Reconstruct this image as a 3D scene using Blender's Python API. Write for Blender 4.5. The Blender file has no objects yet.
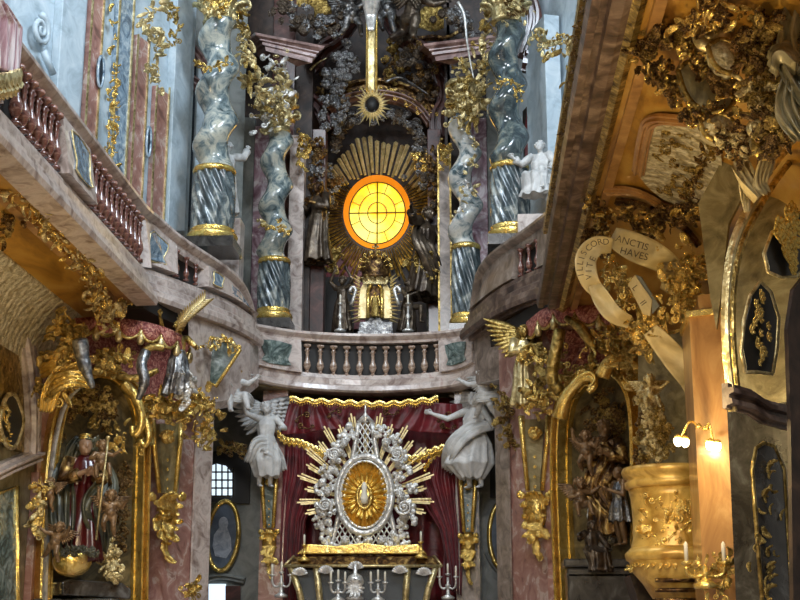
import bpy, bmesh, math, random
from mathutils import Vector as V, Matrix, noise
from math import sin, cos, pi, sqrt, radians, atan2
random.seed(7)
SC = bpy.context.scene
COL = SC.collection
# ---------------------------------------------------------------- camera
F = 1350.0
TH = math.atan(340 / F); PS = math.atan(80 / F * cos(TH))
CAM = V((1.6, 0, 1.6))
RIGHT = V((cos(PS), sin(PS), 0)); FWD = V((-sin(PS) * cos(TH), cos(PS) * cos(TH), sin(TH))); UP = RIGHT.cross(FWD)
cd = bpy.data.cameras.new('camera'); cam = bpy.data.objects.new('camera', cd); COL.objects.link(cam)
cd.sensor_width = 36; cd.lens = F / 800 * 36; cd.clip_start = .05; cd.clip_end = 200
cam.matrix_world = Matrix.Translation(CAM) @ Matrix((RIGHT, UP, -FWD)).transposed().to_4x4()
SC.camera = cam
def ray(px, py): return RIGHT * ((px - 400) / F) + UP * ((300 - py) / F) + FWD
def P(px, py, Y):
    d = ray(px, py); return CAM + d * (Y / d.y)
def S(Y): return Y / cos(TH) / F * 0.97          # metres for one pixel at that depth
class Plane:
    """A vertical wall plane through two plan points; n looks to the nave."""
    def __init__(s, a, b):
        s.a = V((a[0], a[1], 0)); s.u = (V((b[0], b[1], 0)) - s.a); s.L = s.u.length; s.u.normalize()
        s.n = V((s.u.y, -s.u.x, 0))
        if s.n.dot(V((CAM.x, CAM.y, 0)) - s.a) < 0: s.n = -s.n
    def at(s, px, py, out=0.0):
        d = ray(px, py); o = s.a + s.n * out
        t = (o - CAM).dot(s.n) / d.dot(s.n); return CAM + d * t
    def w(s, u, z, out=0.0): return s.a + s.u * u + s.n * out + V((0, 0, z))
# ---------------------------------------------------------------- materials
def mat(name, base, rough=.5, metal=0., bump=0., bscale=20., ramp=None, nscale=3., distort=1.2, detail=6, coat=0., aniso=None, contrast=None, emis=None, estr=0., wave=None, sheen=0.):
    m = bpy.data.materials.new(name); m.use_nodes = True; nt = m.node_tree; N = nt.nodes; L = nt.links
    b = N['Principled BSDF']; b.inputs['Base Color'].default_value = (*base, 1); b.inputs['Roughness'].default_value = rough; b.inputs['Metallic'].default_value = metal
    if coat: b.inputs['Coat Weight'].default_value = coat; b.inputs['Coat Roughness'].default_value = .12
    if sheen: b.inputs['Sheen Weight'].default_value = sheen
    geo = N.new('ShaderNodeTexCoord'); src = geo.outputs['Object']
    mp = N.new('ShaderNodeMapping'); L.new(src, mp.inputs['Vector'])
    if aniso: mp.inputs['Scale'].default_value = aniso
    if ramp:
        n = N.new('ShaderNodeTexNoise'); n.inputs['Scale'].default_value = nscale; n.inputs['Detail'].default_value = detail; n.inputs['Distortion'].default_value = distort; n.inputs['Roughness'].default_value = .62
        L.new(mp.outputs[0], n.inputs['Vector'])
        r = N.new('ShaderNodeValToRGB'); e = r.color_ramp.elements
        while len(e) > 1: e.remove(e[0])
        e[0].position = ramp[0][0]; e[0].color = (*ramp[0][1], 1)
        for p, c in ramp[1:]:
            k = e.new(p); k.color = (*c, 1)
        L.new(n.outputs['Fac'], r.inputs[0]); L.new(r.outputs[0], b.inputs['Base Color'])
    if bump:
        n2 = N.new('ShaderNodeTexNoise'); n2.inputs['Scale'].default_value = bscale; n2.inputs['Detail'].default_value = 4; n2.inputs['Distortion'].default_value = .6
        L.new(mp.outputs[0], n2.inputs['Vector'])
        bp = N.new('ShaderNodeBump'); bp.inputs['Strength'].default_value = bump; bp.inputs['Distance'].default_value = .03
        h = n2.outputs['Fac']
        if wave:
            w = N.new('ShaderNodeTexWave'); w.inputs['Scale'].default_value = wave[0]; w.inputs['Distortion'].default_value = wave[1]; w.inputs['Detail'].default_value = 2; w.wave_type = 'RINGS'
            L.new(mp.outputs[0], w.inputs['Vector'])
            ad = N.new('ShaderNodeMath'); ad.operation = 'ADD'; L.new(n2.outputs['Fac'], ad.inputs[0]); L.new(w.outputs['Fac'], ad.inputs[1]); h = ad.outputs[0]
        L.new(h, bp.inputs['Height']); L.new(bp.outputs[0], b.inputs['Normal'])
    if emis: b.inputs['Emission Color'].default_value = (*emis, 1); b.inputs['Emission Strength'].default_value = estr
    return m
M = {}
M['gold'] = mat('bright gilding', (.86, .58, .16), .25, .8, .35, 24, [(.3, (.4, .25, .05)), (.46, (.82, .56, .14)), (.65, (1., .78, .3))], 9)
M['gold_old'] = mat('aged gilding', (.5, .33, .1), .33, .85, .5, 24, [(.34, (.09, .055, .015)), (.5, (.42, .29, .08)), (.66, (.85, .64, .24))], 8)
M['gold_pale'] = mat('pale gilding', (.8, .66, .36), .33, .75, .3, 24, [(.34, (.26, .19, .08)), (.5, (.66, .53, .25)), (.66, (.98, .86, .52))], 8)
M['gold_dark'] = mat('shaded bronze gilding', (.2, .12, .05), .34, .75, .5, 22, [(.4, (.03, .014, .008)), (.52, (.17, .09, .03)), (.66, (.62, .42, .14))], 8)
M['silver'] = mat('silver', (.78, .77, .74), .28, .6, .3, 24, [(.3, (.32, .31, .29)), (.5, (.74, .73, .69)), (.7, (.95, .94, .9))], 8)
M['silver_dark'] = mat('tarnished silver', (.2, .2, .2), .3, .8, .4, 24, [(.35, (.04, .04, .045)), (.52, (.22, .22, .22)), (.7, (.62, .62, .6))], 9)
M['bronze'] = mat('dark bronze', (.09, .07, .05), .33, .6, .4, 20, [(.35, (.03, .02, .015)), (.6, (.15, .115, .08)), (.75, (.34, .27, .18))], 6)
M['white'] = mat('white stucco', (.6, .6, .58), .45, 0, .15, 30, [(.3, (.36, .36, .35)), (.6, (.68, .68, .66))], 5)
M['flesh'] = mat('painted flesh', (.33, .2, .12), .4, 0, .1, 20)
M['wood_flesh'] = mat('gilded brown wood carving', (.2, .12, .06), .35, .3, .2, 20, [(.35, (.1, .055, .025)), (.65, (.34, .21, .1))], 5)
M['pink'] = mat('pink veined marble', (.5, .33, .29), .28, 0, 0, 10, [(.3, (.13, .06, .05)), (.42, (.31, .15, .12)), (.54, (.4, .22, .18)), (.6, (.56, .44, .38)), (.66, (.3, .16, .13))], 3.6, 1.2, coat=.4)
M['rose'] = mat('pale rose marble', (.55, .47, .43), .32, 0, .06, 8, [(.32, (.2, .14, .12)), (.44, (.42, .34, .3)), (.56, (.62, .54, .49)), (.7, (.46, .33, .29))], 4.5, .9, coat=.3)
M['taupe'] = mat('taupe grey marble', (.3, .25, .22), .32, 0, .06, 8, [(.32, (.09, .07, .055)), (.5, (.24, .19, .155)), (.68, (.4, .33, .28))], 4.5, .9, coat=.3)
M['redm'] = mat('oxblood marble', (.2, .08, .07), .3, 0, 0, 8, [(.35, (.02, .008, .006)), (.55, (.08, .026, .02)), (.7, (.2, .08, .065))], 3.5, 1., coat=.4)
M['rosedark'] = mat('dusky rose moulding', (.42, .28, .26), .3, 0, 0, 8, [(.35, (.1, .05, .045)), (.55, (.28, .17, .15)), (.72, (.5, .36, .33))], 3, 1.5, coat=.4)
M['purple'] = mat('violet marble', (.4, .3, .34), .3, 0, 0, 8, [(.35, (.16, .06, .09)), (.5, (.38, .25, .3)), (.6, (.7, .65, .68))], 1.8, 2.5, coat=.4)
M['greenL'] = mat('blue green marble with cream clouds', (.4, .45, .45), .18, 0, .05, 8, [(.32, (.035, .055, .06)), (.44, (.15, .2, .21)), (.5, (.3, .34, .32)), (.6, (.52, .52, .43)), (.7, (.16, .2, .2))], 4.6, .8, coat=.7)
M['greenD'] = mat('dark blue green marble', (.1, .14, .15), .15, 0, .05, 8, [(.32, (.012, .02, .024)), (.48, (.045, .065, .07)), (.58, (.13, .16, .15)), (.66, (.3, .28, .2)), (.74, (.04, .055, .06))], 4.2, .9, coat=.8)
M['greenW'] = mat('white marble with blue green clouds', (.6, .65, .65), .18, 0, .05, 8, [(.34, (.06, .1, .12)), (.43, (.3, .36, .37)), (.54, (.68, .68, .64)), (.7, (.5, .5, .42))], 4.6, .9, coat=.7)
M['greenP'] = mat('green grey marble inlay', (.2, .25, .25), .2, 0, 0, 8, [(.35, (.03, .045, .04)), (.5, (.11, .15, .135)), (.66, (.32, .37, .34))], 4, 2.5, coat=.6)
M['blueP'] = mat('blue marble inlay', (.3, .4, .5), .2, 0, 0, 8, [(.35, (.07, .11, .16)), (.5, (.2, .29, .37)), (.68, (.5, .58, .62))], 4, 2.5, coat=.6)
M['bluewall'] = mat('pale blue plaster', (.52, .62, .7), .5, 0, .05, 10, [(.32, (.3, .38, .43)), (.5, (.44, .54, .6)), (.7, (.58, .66, .7))], 3, 1., coat=.1)
M['greywall'] = mat('grey green plaster', (.3, .31, .3), .5, 0, .08, 10, [(.3, (.09, .1, .09)), (.6, (.22, .23, .21))], 3, 1.)
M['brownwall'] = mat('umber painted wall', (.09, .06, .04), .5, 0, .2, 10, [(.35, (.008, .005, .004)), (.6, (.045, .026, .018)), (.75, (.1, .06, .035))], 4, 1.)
M['ochre'] = mat('ochre scagliola vault', (.5, .27, .07), .3, .25, .3, 4, [(.32, (.13, .05, .008)), (.5, (.46, .23, .03)), (.68, (.62, .38, .09))], 2.2, .9, aniso=(1, .35, 1), coat=.3)
M['ochre_light'] = mat('honey coloured marble', (.6, .38, .16), .3, .05, .1, 8, [(.3, (.2, .085, .025)), (.55, (.4, .21, .07)), (.72, (.55, .34, .14))], 3.4, 1., aniso=(1, 1, .4), coat=.4)
M['relief'] = mat('grey gold arabesque relief', (.42, .36, .2), .4, .3, .55, 26, [(.36, (.3, .23, .1)), (.5, (.58, .51, .32)), (.62, (.85, .78, .56))], 12, 1.5, wave=(2.2, 9))
M['olive'] = mat('olive gold stone', (.34, .3, .17), .38, .25, .2, 14, [(.3, (.09, .07, .03)), (.5, (.24, .2, .1)), (.7, (.42, .37, .22))], 4, 1., coat=.2)
M['slate'] = mat('dark slate marble', (.06, .06, .055), .26, 0, .1, 8, [(.35, (.012, .01, .009)), (.55, (.05, .046, .04)), (.7, (.13, .13, .125))], 3.6, 1., coat=.4)
M['navy'] = mat('midnight panel', (.02, .02, .02), .35, 0, .1, 8)
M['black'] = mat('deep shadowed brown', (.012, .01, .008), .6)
M['velvet'] = mat('crimson velvet', (.2, .012, .022), .42, 0, .3, 12, [(.3, (.05, .002, .005)), (.65, (.17, .008, .014))], 3, 1, sheen=.12)
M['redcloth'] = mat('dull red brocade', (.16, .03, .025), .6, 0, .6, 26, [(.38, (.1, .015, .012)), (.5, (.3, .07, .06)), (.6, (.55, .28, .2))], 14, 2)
M['pinkcloth'] = mat('rose and white striped silk', (.55, .4, .42), .45, 0, .2, 10, [(.42, (.36, .2, .23)), (.5, (.52, .36, .39)), (.58, (.74, .68, .7))], 4, .5, aniso=(3, 3, .2))
M['redrobe'] = mat('lacquered red robe', (.065, .004, .006), .28, 0, .15, 12, coat=.4)
M['mantle'] = mat('dark green mantle', (.05, .06, .04), .35, .2, .2, 12, [(.4, (.025, .03, .025)), (.65, (.12, .11, .06))], 4)
M['banner'] = mat('cream inscribed banner', (.6, .48, .24), .5, .05, .08, 10, [(.3, (.42, .32, .14)), (.6, (.66, .54, .28))], 3)
M['ink'] = mat('dark lettering', (.05, .03, .01), .7)
M['cream'] = mat('candle wax', (.8, .75, .62), .5)
M['portrait'] = mat('blue grey painted canvas', (.1, .13, .18), .5, 0, 0, 10, [(.35, (.05, .07, .1)), (.65, (.13, .17, .23))], 3)
M['portrait_figure'] = mat('pale painted figure', (.36, .4, .45), .5, 0, 0, 10, [(.3, (.16, .2, .25)), (.6, (.42, .46, .52)), (.75, (.56, .58, .6))], 7)
M['day'] = mat('daylit glazing', (.5, .6, .7), .4, emis=(.7, .85, 1.), estr=1.1)
M['dayY'] = mat('sunlit yellow pane', (.8, .7, .1), .4, emis=(.95, .85, .12), estr=.9)
M['glassdark'] = mat('dark window glass', (.02, .03, .04), .1)
M['bulb'] = mat('lit lamp bulb', (1, .9, .6), .4, emis=(1, .8, .42), estr=22)
M['lead'] = mat('lead cames', (.05, .035, .01), .5)
M['fire'] = mat('amber rim glass', (.8, .3, .02), .3, emis=(1, .27, .008), estr=.5)
def amber():
    m = bpy.data.materials.new('amber glass'); m.use_nodes = True; nt = m.node_tree; N = nt.nodes; L = nt.links; b = N['Principled BSDF']
    b.inputs['Roughness'].default_value = .25; b.inputs['Base Color'].default_value = (.6, .4, .02, 1)
    g = N.new('ShaderNodeTexCoord'); n = N.new('ShaderNodeTexNoise'); n.inputs['Scale'].default_value = 2.2; n.inputs['Detail'].default_value = 2
    L.new(g.outputs['Object'], n.inputs['Vector']); r = N.new('ShaderNodeValToRGB'); e = r.color_ramp.elements
    e[0].position = .36; e[0].color = (1, .42, .005, 1); e[1].position = .7; e[1].color = (1, .86, .2, 1); k = e.new(.5); k.color = (1, .66, .015, 1)
    L.new(n.outputs['Fac'], r.inputs[0]); L.new(r.outputs[0], b.inputs['Emission Color']); b.inputs['Emission Strength'].default_value = 1.25
    return m
M['amber'] = amber()
M['drum'] = mat('dark fluted marble', (.1, .14, .15), .2, 0, .1, 14, [(.35, (.02, .03, .035)), (.52, (.1, .13, .14)), (.66, (.4, .42, .38))], 7, .8, aniso=(1, 1, .5), coat=.6)
M['balm'] = mat('honed brown cream marble', (.4, .3, .24), .25, 0, .0, 14, [(.35, (.16, .09, .06)), (.5, (.36, .25, .18)), (.66, (.62, .52, .42))], 9, .8, coat=.6)
M['balred'] = mat('polished red brown marble', (.25, .1, .08), .2, 0, .0, 14, [(.35, (.07, .02, .015)), (.52, (.2, .08, .06)), (.66, (.42, .24, .18))], 9, .8, coat=.8)
M['raymetal'] = mat('pale gilded rays', (.85, .68, .34), .35, .4, .15, 20, [(.35, (.5, .38, .14)), (.6, (.92, .76, .42))], 8)
M['niche'] = mat('dark olive painted niche', (.12, .1, .05), .5, .1, .3, 10, [(.35, (.03, .024, .012)), (.55, (.13, .1, .045)), (.7, (.26, .2, .09))], 5, .8)
M['gold_bright'] = mat('burnished gold', (1, .74, .2), .22, .6, .2, 20, [(.3, (.6, .38, .06)), (.55, (1, .74, .2))], 8)
M['pulpit'] = mat('yellow ochre gilded stucco', (.62, .4, .1), .34, .3, .15, 14, [(.35, (.38, .2, .03)), (.6, (.72, .48, .12))], 5, .8)
M['plaster'] = mat('violet brown stone', (.2, .14, .13), .35, 0, .1, 14, [(.35, (.04, .025, .02)), (.5, (.11, .07, .055)), (.66, (.26, .19, .15))], 5, .8, coat=.3)
def glassmat():
    m = bpy.data.materials.new('clear vitrine glass'); m.use_nodes = True; b = m.node_tree.nodes['Principled BSDF']
    b.inputs['Base Color'].default_value = (.8, .85, .85, 1); b.inputs['Alpha'].default_value = .06; b.inputs['Roughness'].default_value = .05; b.inputs['Specular IOR Level'].default_value = .15; return m
M['glass'] = glassmat()
# ---------------------------------------------------------------- mesh builder
WM = {}
class MB:
    def __init__(s): s.v = []; s.f = []; s.sm = []
    def add(s, vs, fs, smooth=True):
        o = len(s.v); s.v += [V(p) for p in vs]; s.f += [[i + o for i in f] for f in fs]; s.sm += [smooth] * len(fs); return s
    def box(s, c, d, rot=None):
        m = rot or Matrix.Identity(3); c = V(c); q = [c + m @ V((x * d[0] / 2, y * d[1] / 2, z * d[2] / 2)) for x in (-1, 1) for y in (-1, 1) for z in (-1, 1)]
        return s.add(q, [(0, 1, 3, 2), (4, 6, 7, 5), (0, 4, 5, 1), (2, 3, 7, 6), (0, 2, 6, 4), (1, 5, 7, 3)], False)
    def loft(s, rings, close=True, caps=True, smooth=True):
        n = len(rings[0]); vs = [p for r in rings for p in r]; fs = []
        for i in range(len(rings) - 1):
            for j in range(n if close else n - 1):
                k = (j + 1) % n; fs.append((i * n + j, i * n + k, (i + 1) * n + k, (i + 1) * n + j))
        if caps and close: fs.append(tuple(range(n))[::-1]); fs.append(tuple((len(rings) - 1) * n + j for j in range(n)))
        return s.add(vs, fs, smooth)
    def tube(s, pts, r, n=8, flat=1., ref=None):
        pts = [V(p) for p in pts]; m = len(pts); rr = r if isinstance(r, (list, tuple)) else [r] * m; rings = []
        ref = ref or V((0, -1, 0.01))
        for i, p in enumerate(pts):
            t = (pts[min(i + 1, m - 1)] - pts[max(i - 1, 0)])
            if t.length < 1e-9: t = V((0, 0, 1))
            t.normalize(); a = t.cross(ref)
            if a.length < 1e-4: a = t.cross(V((1, 0, 0)))
            a.normalize(); b = a.cross(t)
            rings.append([p + a * (cos(q) * rr[i]) + b * (sin(q) * rr[i] * flat) for q in [2 * pi * k / n for k in range(n)]])
        return s.loft(rings)
    def lathe(s, prof, n=16, c=(0, 0, 0), axis=None):
        c = V(c); rings = [[c + V((cos(2 * pi * k / n) * max(r, 1e-4), sin(2 * pi * k / n) * max(r, 1e-4), z)) for k in range(n)] for r, z in prof]
        return s.loft(rings)
    def ball(s, c, r, n=10, sc=(1, 1, 1), rot=None):
        c = V(c); m = n // 2 + 1; rings = []
        for i in range(m + 1):
            a = pi * i / m; a = min(max(a, .02), pi - .02)
            rg = []
            for k in range(n):
                q = V((sin(a) * cos(2 * pi * k / n) * r * sc[0], sin(a) * sin(2 * pi * k / n) * r * sc[1], -cos(a) * r * sc[2]))
                rg.append(c + (rot @ q if rot else q))
            rings.append(rg)
        return s.loft(rings)
    def prism(s, pts, vec, smooth=False):
        pts = [V(p) for p in pts]; vec = V(vec); n = len(pts)
        return s.add(pts + [p + vec for p in pts], [tuple(range(n)), tuple(range(n, 2 * n))[::-1]] + [(i, (i + 1) % n, n + (i + 1) % n, n + i) for i in range(n)], smooth)
    def mesh(s, name):
        me = bpy.data.meshes.new(name); me.from_pydata([tuple(p) for p in s.v], [], s.f); me.update()
        bm = bmesh.new(); bm.from_mesh(me); bmesh.ops.recalc_face_normals(bm, faces=bm.faces); bm.to_mesh(me); bm.free()
        if len(me.polygons) == len(s.sm): me.polygons.foreach_set('use_smooth', s.sm)
        return me
    def build(s, name, m, parent=None, label=None, bevel=0):
        """verts are in world space; the object's origin is its parent's, or its own box's base."""
        if parent is not None: W = WM[parent.name]
        else:
            lo = V([min(p[i] for p in s.v) for i in range(3)]); hi = V([max(p[i] for p in s.v) for i in range(3)])
            W = Matrix.Translation(((lo.x + hi.x) / 2, (lo.y + hi.y) / 2, lo.z))
        I = W.inverted(); s.v = [I @ p for p in s.v]; me = s.mesh(name)
        return put(me, name, m, parent, Matrix.Identity(4) if parent is not None else W, label, bevel)
def put(me, name, m, parent=None, mw=None, label=None, bevel=0):
    """mw: local matrix under the parent, or world matrix when top level."""
    o = bpy.data.objects.new(name, me); COL.objects.link(o); mw = mw or Matrix.Identity(4)
    if not me.materials: me.materials.append(None)
    o.material_slots[0].link = 'OBJECT'; o.material_slots[0].material = M[m] if isinstance(m, str) else m
    o.parent = parent; o.matrix_basis = mw
    WM[o.name] = (WM[parent.name] @ mw) if parent is not None else mw
    if label: o['label'] = label
    if bevel:
        b = o.modifiers.new('bevel', 'BEVEL'); b.width = bevel; b.segments = 2; b.limit_method = 'ANGLE'
    return o
def tag(o, label, cat, group=None):
    o['label'] = label; o['category'] = cat
    if group: o['group'] = group
    return o
def struct(o): o['kind'] = 'structure'; return o
def thing(name, label, cat, loc=(0, 0, 0), rotz=0., group=None, mw=None):
    o = bpy.data.objects.new(name, None); COL.objects.link(o); o.empty_display_size = .1
    o.matrix_basis = mw if mw is not None else Matrix.Translation(V(loc)) @ Matrix.Rotation(rotz, 4, 'Z'); WM[o.name] = o.matrix_basis.copy()
    return tag(o, label, cat, group)
def inst(me, name, m, parent, world, label=None):
    """a part with shared mesh data, given by its world matrix"""
    return put(me, name, m, parent, WM[parent.name].inverted() @ world, label)
def basis(pos, x, z, s=1., sy=None, sz=None):
    x = V(x).normalized(); z = V(z); z = (z - x * z.dot(x)); z = z.normalized() if z.length > 1e-5 else x.orthogonal().normalized(); y = z.cross(x)
    m = Matrix((x * s, y * (sy or s), z * (sz or s))).transposed().to_4x4(); m.translation = V(pos); return m
def resample(pts, n):
    pts = [V(p) for p in pts]; d = [0]
    for a, b in zip(pts, pts[1:]): d.append(d[-1] + (b - a).length)
    out = []
    for i in range(n):
        t = d[-1] * i / (n - 1); k = 0
        while k < len(pts) - 2 and d[k + 1] < t: k += 1
        q = (t - d[k]) / max(d[k + 1] - d[k], 1e-9); out.append(pts[k].lerp(pts[k + 1], min(max(q, 0), 1)))
    return out
def smooth_path(pts, n=24, it=3):
    p = [V(q) for q in pts]
    for _ in range(it):
        q = [p[0]]
        for a, b in zip(p, p[1:]): q += [a.lerp(b, .25), a.lerp(b, .75)]
        q.append(p[-1]); p = q
    return resample(p, n)
def sweep(mb, path, prof, side=1., smooth=False):
    """profile (out, up) swept along a 3D path; out is the horizontal normal"""
    path = [V(p) for p in path]; rings = []
    for i, p in enumerate(path):
        t = path[min(i + 1, len(path) - 1)] - path[max(i - 1, 0)]; t.z = 0; t.normalize(); o = V((t.y, -t.x, 0)) * side
        rings.append([p + o * a + V((0, 0, b)) for a, b in prof])
    return mb.loft(rings, smooth=smooth)
def ribbon(mb, path, wid, nrm, thick=.02, prof=None):
    """moulded band along a path lying in a plane with normal nrm: prof = [(across, out)]"""
    path = [V(p) for p in path]; nrm = V(nrm).normalized(); rings = []
    prof = prof or [(-.5, 0), (-.5, .6), (-.3, 1), (.3, 1), (.5, .6), (.5, 0)]
    for i, p in enumerate(path):
        t = path[min(i + 1, len(path) - 1)] - path[max(i - 1, 0)]; t.normalize(); a = t.cross(nrm).normalized()
        rings.append([p + a * (q * wid) + nrm * (r * thick) for q, r in prof])
    return mb.loft(rings, smooth=False)
# ---------------------------------------------------------------- ornament prototypes (unit size, length along +x, face +z)
def leaf_mesh(W=.42, curl=1.5, lobes=4, name='leaf', back=.25):
    nu, nv = 14, 6; x = z = 0; ang = -back; top = []; L = 1 / nu
    for i in range(nu + 1):
        u = i / nu; ang = -back + (curl + back) * u ** 1.6
        if i: x += cos(ang) * L; z += sin(ang) * L
        w = W * (sin(pi * min(u * .93 + .05, 1)) ** .7) * (1 + .3 * abs(sin(lobes * pi * u)) - .15) * .5 + .01
        row = []
        for j in range(-nv // 2, nv // 2 + 1):
            v = j / (nv / 2); h = -.22 * W * abs(v) ** 1.5 + .09 * W * cos(v * pi * 3) + .05 * W * sin(lobes * 2 * pi * u) * abs(v)
            row.append(V((x - sin(ang) * h - .12 * abs(v) * w, v * w, z + cos(ang) * h)))
        top.append(row)
    m = MB(); c = nv + 1; vs = [p for r in top for p in r]; bot = [p - V((0, 0, .04)) for p in vs]; n = len(vs); fs = []
    for i in range(nu):
        for j in range(nv):
            a = i * c + j; fs += [(a, a + 1, a + c + 1, a + c), (n + a, n + a + c, n + a + c + 1, n + a + 1)]
    for i in range(nu): fs += [(i * c, (i + 1) * c, n + (i + 1) * c, n + i * c), (i * c + nv, n + i * c + nv, n + (i + 1) * c + nv, (i + 1) * c + nv)]
    for j in range(nv): fs += [(j, n + j, n + j + 1, j + 1), (nu * c + j, nu * c + j + 1, n + nu * c + j + 1, n + nu * c + j)]
    m.add(vs + bot, fs); return m.mesh(name)
def spiral(turns, r0, r1, c, a0, d=1, n=26):
    return [V((c[0] + cos(a0 + d * 2 * pi * turns * t) * (r0 + (r1 - r0) * t ** .8), c[1] + sin(a0 + d * 2 * pi * turns * t) * (r0 + (r1 - r0) * t ** .8), .1 * t)) for t in [i / (n - 1) for i in range(n)]]
def scroll_mesh(two=False, name='scroll', thick=.06):
    m = MB(); a = spiral(1.5, .28, .03, (.72, 0), pi * .9, -1)
    body = [V((x * .45, .0 + .12 * sin(x * 2.2), 0)) for x in [i / 8 for i in range(8)]]
    path = body + a; n = len(path); r = [thick * (.35 + .75 * sin(pi * min(1, (i + 3) / n)) ** .8) for i in range(n)]
    m.tube(path, r, 8, 1.1, V((0, 0, 1))); m.ball((.72, 0, .1), thick * 1.2, 8)
    if two:
        b = spiral(1.3, .2, .03, (-.18, -.16), pi * .4, -1, 20); rr = [thick * (.9 - .6 * i / 19) for i in range(20)]; m.tube(b, rr, 8, 1.1, V((0, 0, 1))); m.ball((-.18, -.16, .08), thick * 1.1, 8)
    me = m.mesh(name); return me
def shell_mesh(name='shell', ribs=9):
    m = MB(); top = []; nu = 8; nv = ribs * 4
    for i in range(nu + 1):
        u = i / nu
        for j in range(nv + 1):
            v = j / nv; a = -pi * .5 + pi * (v) ; a *= .86
            rr = .06 + (.94) * u * (1 + .05 * abs(sin(v * ribs * pi)))
            top.append(V((cos(a) * rr, sin(a) * rr, .35 * sin(u * 1.9) + .09 * u * abs(sin(v * ribs * pi)))))
    n = len(top); c = nv + 1; fs = []
    for i in range(nu):
        for j in range(nv): a = i * c + j; fs += [(a, a + 1, a + c + 1, a + c), (n + a, n + a + c, n + a + c + 1, n + a + 1)]
    for j in range(nv): fs.append((nu * c + j, nu * c + j + 1, n + nu * c + j + 1, n + nu * c + j))
    m.add(top + [p - V((0, 0, .05)) for p in top], fs); return m.mesh(name)
def rosette_mesh(name='flower', k=6):
    m = MB()
    for i in range(k):
        a = 2 * pi * i / k; R = Matrix.Rotation(a, 3, 'Z') @ Matrix.Rotation(-.45, 3, 'Y')
        m.ball(R @ V((.3, 0, .02)), .24, 8, (1., .75, .3), R)
    m.ball((0, 0, .12), .15, 8); return m.mesh(name)
def berry_mesh(name='berry_cluster', k=11, seed=1):
    r = random.Random(seed); m = MB()
    for i in range(k):
        a = r.uniform(0, 2 * pi); q = .32 * sqrt(r.random()); m.ball((.3 + cos(a) * q, sin(a) * q * .8, .05 + .22 * (1 - q / .34)), r.uniform(.08, .14), 6)
    return m.mesh(name)
def vox(mb, size, name, smooth=3, disp=None):
    me = mb.mesh(name + '_raw'); o = bpy.data.objects.new('temporary', me); COL.objects.link(o)
    r = o.modifiers.new('r', 'REMESH'); r.mode = 'VOXEL'; r.voxel_size = size; r.use_smooth_shade = True
    if smooth: k = o.modifiers.new('s', 'SMOOTH'); k.factor = .5; k.iterations = smooth
    dg = bpy.context.evaluated_depsgraph_get(); out = bpy.data.meshes.new_from_object(o.evaluated_get(dg)); out.name = name
    bpy.data.objects.remove(o); bpy.data.meshes.remove(me)
    out.polygons.foreach_set('use_smooth', [True] * len(out.polygons)); out.materials.clear(); return out
def cloud_mesh(seed, name='cloud', k=16, flat=.55):
    r = random.Random(seed); m = MB()
    for i in range(k):
        a = r.uniform(0, 2 * pi); q = .7 * sqrt(r.random()); R = r.uniform(.16, .3) * (1.1 - q * .5)
        m.ball((cos(a) * q, sin(a) * q * .7, .2 * (1 - q)), R, 10, (1, 1, flat + .2))
    for i in range(5):   # curling crests
        a = r.uniform(0, 2 * pi); q = r.uniform(.3, .7); c = (cos(a) * q, sin(a) * q * .7)
        p = [V((s.x, s.y, s.z + .28 * (1 - q) + .16)) for s in spiral(1.6, .19, .03, c, r.uniform(0, 6), r.choice((-1, 1)), 22)]
        m.tube(p, [.055 * (1 - .5 * j / 21) for j in range(22)], 6, 1, V((0, 0, 1)))
    return vox(m, .03, name, 1)
def cherub_mesh(name='cherub_head'):
    m = MB(); m.ball((0, 0, 0), .3, 14, (.92, 1, .95)); m.ball((0, -.05, .14), .22, 12)
    for s in (-1, 1): m.ball((s * .12, -.1, .22), .11, 10); m.ball((s * .1, .06, .28), .035, 6); m.ball((s * .28, -.02, 0), .07, 6)
    m.ball((0, -.02, .36), .05, 8); m.ball((0, -.12, .31), .06, 8, (1.3, .6, 1)); m.ball((0, -.2, .24), .08, 8); m.ball((0, .13, .24), .1, 8, (1.8, .5, .8))
    r = random.Random(3)
    for i in range(34):
        a = r.uniform(0, pi); b = r.uniform(-.5, 1.2); m.ball((cos(a) * .28, sin(a) * .3 * cos(b * .6) + .04, -.26 * sin(b - .4) + .0), r.uniform(.06, .09), 6)
    return vox(m, .022, name, 1)
def feather_wing(name='wing', k=9):
    m = MB()
    for row, (n, L, off) in enumerate(((k, 1., 0), (k - 1, .62, .05), (k - 2, .36, .09))):
        for i in range(n):
            t = i / (n - 1); a = -1.25 + 1.0 * t; base = V((.32 * t, .42 * t ** .7, off)); ln = L * (.55 + .45 * t)
            d = V((cos(a), sin(a), 0)); q = V((-d.y, d.x, 0)); pts = []
            for s in range(7):
                u = s / 6; w = .1 * (sin(pi * (u * .8 + .15))) ; pts.append((base + d * (ln * u), w, .05 * sin(u * 2)))
            rings = [[p + q * w + V((0, 0, h)), p + V((0, 0, h + .03)), p - q * w + V((0, 0, h)), p + V((0, 0, h - .015))] for p, w, h in pts]
            m.loft(rings)
    m.tube([(0, -.05, .1), (.12, .22, .13), (.34, .45, .12), (.5, .42, .08)], [.07, .08, .07, .03], 8, 1, V((0, 0, 1)))
    return m.mesh(name)
LEAFS = [leaf_mesh(.45, 1.6, 4), leaf_mesh(.34, 2.3, 5), leaf_mesh(.55, .9, 3), leaf_mesh(.26, 1.2, 6)]
SCR = [scroll_mesh(), scroll_mesh(True), scroll_mesh(False, thick=.09)]
FLO = [rosette_mesh(), rosette_mesh(k=5)]
BER = [berry_mesh(seed=1), berry_mesh(seed=2, k=8)]
SHELL = shell_mesh(); CLOUD = [cloud_mesh(1), cloud_mesh(2), cloud_mesh(5)]; CHERUB = cherub_mesh(); WING = feather_wing()
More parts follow.
